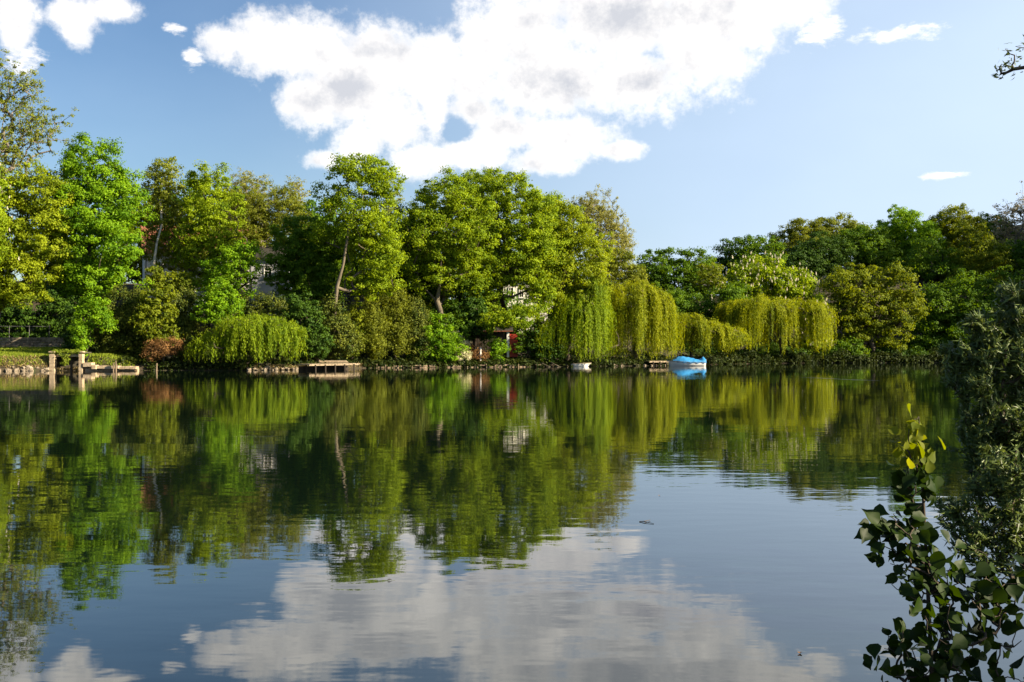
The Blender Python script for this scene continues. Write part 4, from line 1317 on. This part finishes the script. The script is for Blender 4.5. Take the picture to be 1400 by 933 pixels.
# ------------------------------------------------------------------ the near bank at the right: sapling, osier, overhanging tree
def ovate_leaves(C, Nn, A, Ln, Wd, tint, droop=0.25):
    """Rhombic poplar leaves: eight-point outline folded along the midrib."""
    A = unit(A - Nn * np.sum(A * Nn, 1, keepdims=True)); B = np.cross(Nn, A)
    out = [(-0.42, 0.0, 0), (-0.36, 0.26, 1), (-0.12, 0.5, 1), (0.12, 0.40, 1), (0.36, 0.13, 1), (0.58, 0.0, 0), (0.36, -0.13, 1), (0.12, -0.40, 1), (-0.12, -0.5, 1), (-0.36, -0.26, 1), (0.08, 0.0, 0)]
    V = []
    for a, b, e in out:
        V.append(C + A * (Ln * a)[:, None] + B * (Wd * b)[:, None] + Nn * (Wd * (0.16 * abs(b) * 2 * e) - Ln * droop * max(0, a) ** 2)[:, None])
    V = np.stack(V, 1).reshape(-1, 3)
    base = (np.arange(len(C)) * 11)[:, None, None]
    tri = np.array([[10, 0, 9], [10, 9, 8], [10, 8, 7], [10, 7, 6], [10, 6, 5], [10, 1, 0], [10, 2, 1], [10, 3, 2], [10, 4, 3], [10, 5, 4]])
    return V, (base + tri[None]).reshape(-1, 3), np.repeat(tint, 11)


def sapling():
    rng = rng_next()
    d = 3.25
    base = np.array([P(1290, 0, d)[0], d, gz(P(1290, 0, d)[0], d) - 0.05])
    t = empty('poplar_sapling', base)
    tag(t, 'young poplar with dark heart-shaped leaves at the lower right corner, tip catching the sun', 'sapling')
    lob = [(1252, 655, 22, 60), (1240, 735, 44, 40), (1212, 720, 22, 34), (1262, 790, 50, 60), (1320, 790, 50, 40), (1372, 790, 40, 40), (1390, 840, 30, 40), (1270, 870, 62, 52), (1340, 860, 60, 50), (1270, 930, 70, 36), (1370, 930, 40, 30), (1228, 880, 22, 40)]
    L = [(c - base, r) for c, r in lobes_m(lob, d, rng, 1.0)]
    T = []
    for (c, r), n in zip(L, (26, 26, 12, 34, 24, 16, 10, 34, 22, 26, 6, 9)):
        u = unit(rng.normal(size=(n, 3))) * rng.random((n, 1)) ** 0.4
        T.append(c + u * r)
    T = np.vstack(T)
    T = np.vstack([T, P(1252, 605, d) - base + rng.normal(0, 1, (16, 3)) * [0.022, 0.03, 0.05]])
    top = P(1256, 570, d) - base
    ts = np.linspace(0, 1, 12)[:, None]
    tr = 2 * ts * (1 - ts) * np.array([-0.02, 0, top[2] * 0.5]) + ts ** 2 * top
    nd, par = grow(tr, T, rng, 0.1)
    V, Q = tubes(nd, par, 0.008, 0.0011, len(tr), 5)
    raw_mesh('stems', V, Q, 4, M['bark'], t, smooth=True)
    # leaves at the twig ends and along the twigs, hanging from short stalks
    ends = nd[len(tr):]
    dirs = unit(ends - nd[par[len(tr):]])
    k = len(ends)
    C = ends + dirs * 0.02 + rng.normal(0, 0.022, (k, 3)) + np.array([0, 0, -0.015])
    Nn = unit(rng.normal(0, 0.55, (k, 3)) + np.array([0.1, -0.55, 0.45]))
    A = dirs * 0.6 + rng.normal(0, 0.5, (k, 3)) + np.array([0, 0, -0.55])
    Ln = rng.uniform(0.030, 0.064, k); Wd = Ln * rng.uniform(0.78, 0.95, k)
    hold = rng.random(k) < 0.97
    C, Nn, A, Ln, Wd = C[hold], Nn[hold], A[hold], Ln[hold], Wd[hold]
    young = C[:, 2] > (HC - (635 - HY) / F * d) - base[2]
    V, Q, tt = ovate_leaves(C[~young], Nn[~young], A[~young], Ln[~young], Wd[~young], rng.random((~young).sum()))
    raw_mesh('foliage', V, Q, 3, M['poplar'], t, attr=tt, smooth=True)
    # young leaves of the tip
    cy = P(1252, 602, d) - base
    n = 14
    C2 = np.vstack([C[young], cy + rng.normal(0, 1, (n, 3)) * [0.022, 0.03, 0.055]])
    m = len(C2)
    lny = rng.uniform(0.03, 0.055, m)
    V, Q, tt = ovate_leaves(C2, unit(rng.normal(0, 0.6, (m, 3)) + np.array([0.3, -0.5, 0.3])), rng.normal(0, 0.6, (m, 3)) + np.array([0, 0, 0.7]), lny, lny * 0.75, rng.random(m))
    raw_mesh('young_leaves', V, Q, 3, M['young'], t, attr=tt, smooth=True)


sapling()
floating_leaves()


def osier(name, label, d, base_px, lobes, nsh, nleaf, lsize, seed_twig=0.0025, cat='shrub', trunk_r=0.05, leaf='osier', base_y=None, lw=0.24, group=None, thin_x=None):
    """Narrow-leaved willow bush: many rising wands with lance-shaped leaves."""
    rng = rng_next()
    bx = (base_px - CX) / F * d
    base = np.array([bx, d, gz(bx, d) - 0.1])
    t = empty(name, base)
    tag(t, label, cat, group)
    L = [(c - base, r) for c, r in lobes_m(lobes, d, rng, 0.9)]
    vol = np.array([r.prod() ** (2 / 3) for c, r in L]); vol /= vol.sum()
    T = []
    for (c, r), w in zip(L, vol):
        n = max(5, int(nsh * w))
        T.append(c + unit(rng.normal(size=(n, 3))) * rng.random((n, 1)) ** 0.45 * r)
    T = np.vstack(T)
    T = T[T[:, 2] > 0.1]
    hi = max(L, key=lambda l: l[0][2])[0]
    ts = np.linspace(0, 1, 7)[:, None]
    tr = 2 * ts * (1 - ts) * np.array([0, 0, hi[2] * 0.4]) + ts ** 2 * hi * [0.9, 0.9, 0.9]
    nd, par = grow(tr, T, rng, 0.1)
    V, Q = tubes(nd, par, trunk_r, seed_twig, len(tr), 4)
    raw_mesh('stems' if cat == 'shrub' else 'trunk', V, Q, 4, M['bark'], t, smooth=True)
    # leaves along every outer segment
    sel = np.arange(len(tr), len(nd))
    a, b = nd[par[sel]], nd[sel]
    per = max(1, int(nleaf / len(sel)))
    q = rng.random((len(sel), per, 1))
    C = (a[:, None] * (1 - q) + b[:, None] * q).reshape(-1, 3)
    dr = np.repeat(unit(b - a), per, 0)
    m = len(C)
    A = dr * 0.9 + rng.normal(0, 0.55, (m, 3)) + np.array([0, 0, 0.1])
    C = C + unit(A) * lsize * 0.45 + rng.normal(0, lsize * 0.22, (m, 3))
    Nn = unit(rng.normal(0, 0.6, (m, 3)) + np.array([0, -0.3, 0.6]))
    if thin_x is not None:                                          # the outermost twig is nearly bare
        kp = (C[:, 0] + base[0] > thin_x) | (rng.random(m) < 0.22)
        C, Nn, A = C[kp], Nn[kp], A[kp]; m = len(C)
    ln = lsize * rng.uniform(0.7, 1.3, m)
    if thin_x is not None: ln = np.where(C[:, 0] + base[0] < thin_x, ln * 0.55, ln)
    V, Q, tt = leaf_quads(C, Nn, A, ln, ln * lw, rng.random(m), 0.15)
    raw_mesh('foliage' if cat == 'shrub' else 'crown', V, Q, 4, M[leaf], t, attr=tt)


osier('osier_shrub', 'dense grey-green osier with narrow leaves filling the right edge', 9.0, 1420,
      [(1395, 460, 66, 60), (1345, 520, 50, 66), (1385, 600, 74, 80), (1335, 470, 38, 38), (1306, 492, 24, 34), (1350, 610, 40, 60), (1440, 480, 80, 110), (1440, 650, 90, 100), (1405, 400, 36, 34)], 700, 24000, 0.08)
osier('osier_shrub', 'thin lower osier sprays over the pale water behind the poplar sapling', 8.2, 1425,
      [(1385, 655, 60, 46), (1350, 710, 60, 46), (1390, 745, 60, 50), (1325, 740, 32, 30), (1395, 690, 50, 50), (1300, 700, 22, 22)], 480, 7000, 0.07, seed_twig=0.002, trunk_r=0.03)
osier('osier_shrub', 'unseen grey-green osier added beyond the right edge to shade the sapling', 2.3, 4050,
      [(4050, 560, 850, 950), (4500, 800, 700, 700), (3800, 820, 500, 500)], 520, 17000, 0.15, lw=0.5)  # bush out of view, added to keep the sun off the sapling below its tip



def bank_tree():
    """Willow on the near bank: only a twig of it hangs into the top right corner, its crown shades the bank."""
    d = 9.0
    osier('bank_willow_tree', 'tree whose bare-looking leafy twig hangs into the top right corner', d, 1950,
          [(1388, 82, 20, 22), (1402, 60, 18, 26), (1372, 96, 10, 12), (1450, 60, 50, 50), (1800, 150, 280, 260), (2150, 180, 360, 300), (1650, 20, 200, 150), (2300, 420, 300, 260)], 560, 26000, 0.09, cat='tree', trunk_r=0.16, thin_x=4.9, lw=0.3)


bank_tree()


def wake():
    """A thin streak of ruffled water left by a passing bird."""
    m, nt, out = new_mat('ruffled_water')
    g = nt.nodes.new('ShaderNodeBsdfPrincipled')
    g.inputs['Base Color'].default_value = (0.03, 0.04, 0.035, 1); g.inputs['Roughness'].default_value = 0.32; g.inputs['IOR'].default_value = 1.45
    nt.links.new(g.outputs[0], out.inputs[0])
    pts = [P(1092, 516.0, HC * F / 42.0), P(1130, 517.6, HC * F / 43.6), P(1165, 519.5, HC * F / 45.5), P(1203, 520.6, HC * F / 46.6)]
    b = MB()
    v, f = [], []
    for i, (p, w) in enumerate(zip(pts, (0.05, 0.5, 0.4, 0.06))):
        v += [(p[0], p[1] - w, 0.004), (p[0], p[1] + w, 0.004)]
        if i: f.append((2 * i - 2, 2 * i, 2 * i + 1, 2 * i - 1))
    b.poly(v, f)
    tag(b.build('water_wake', m), kind='structure')


wake()
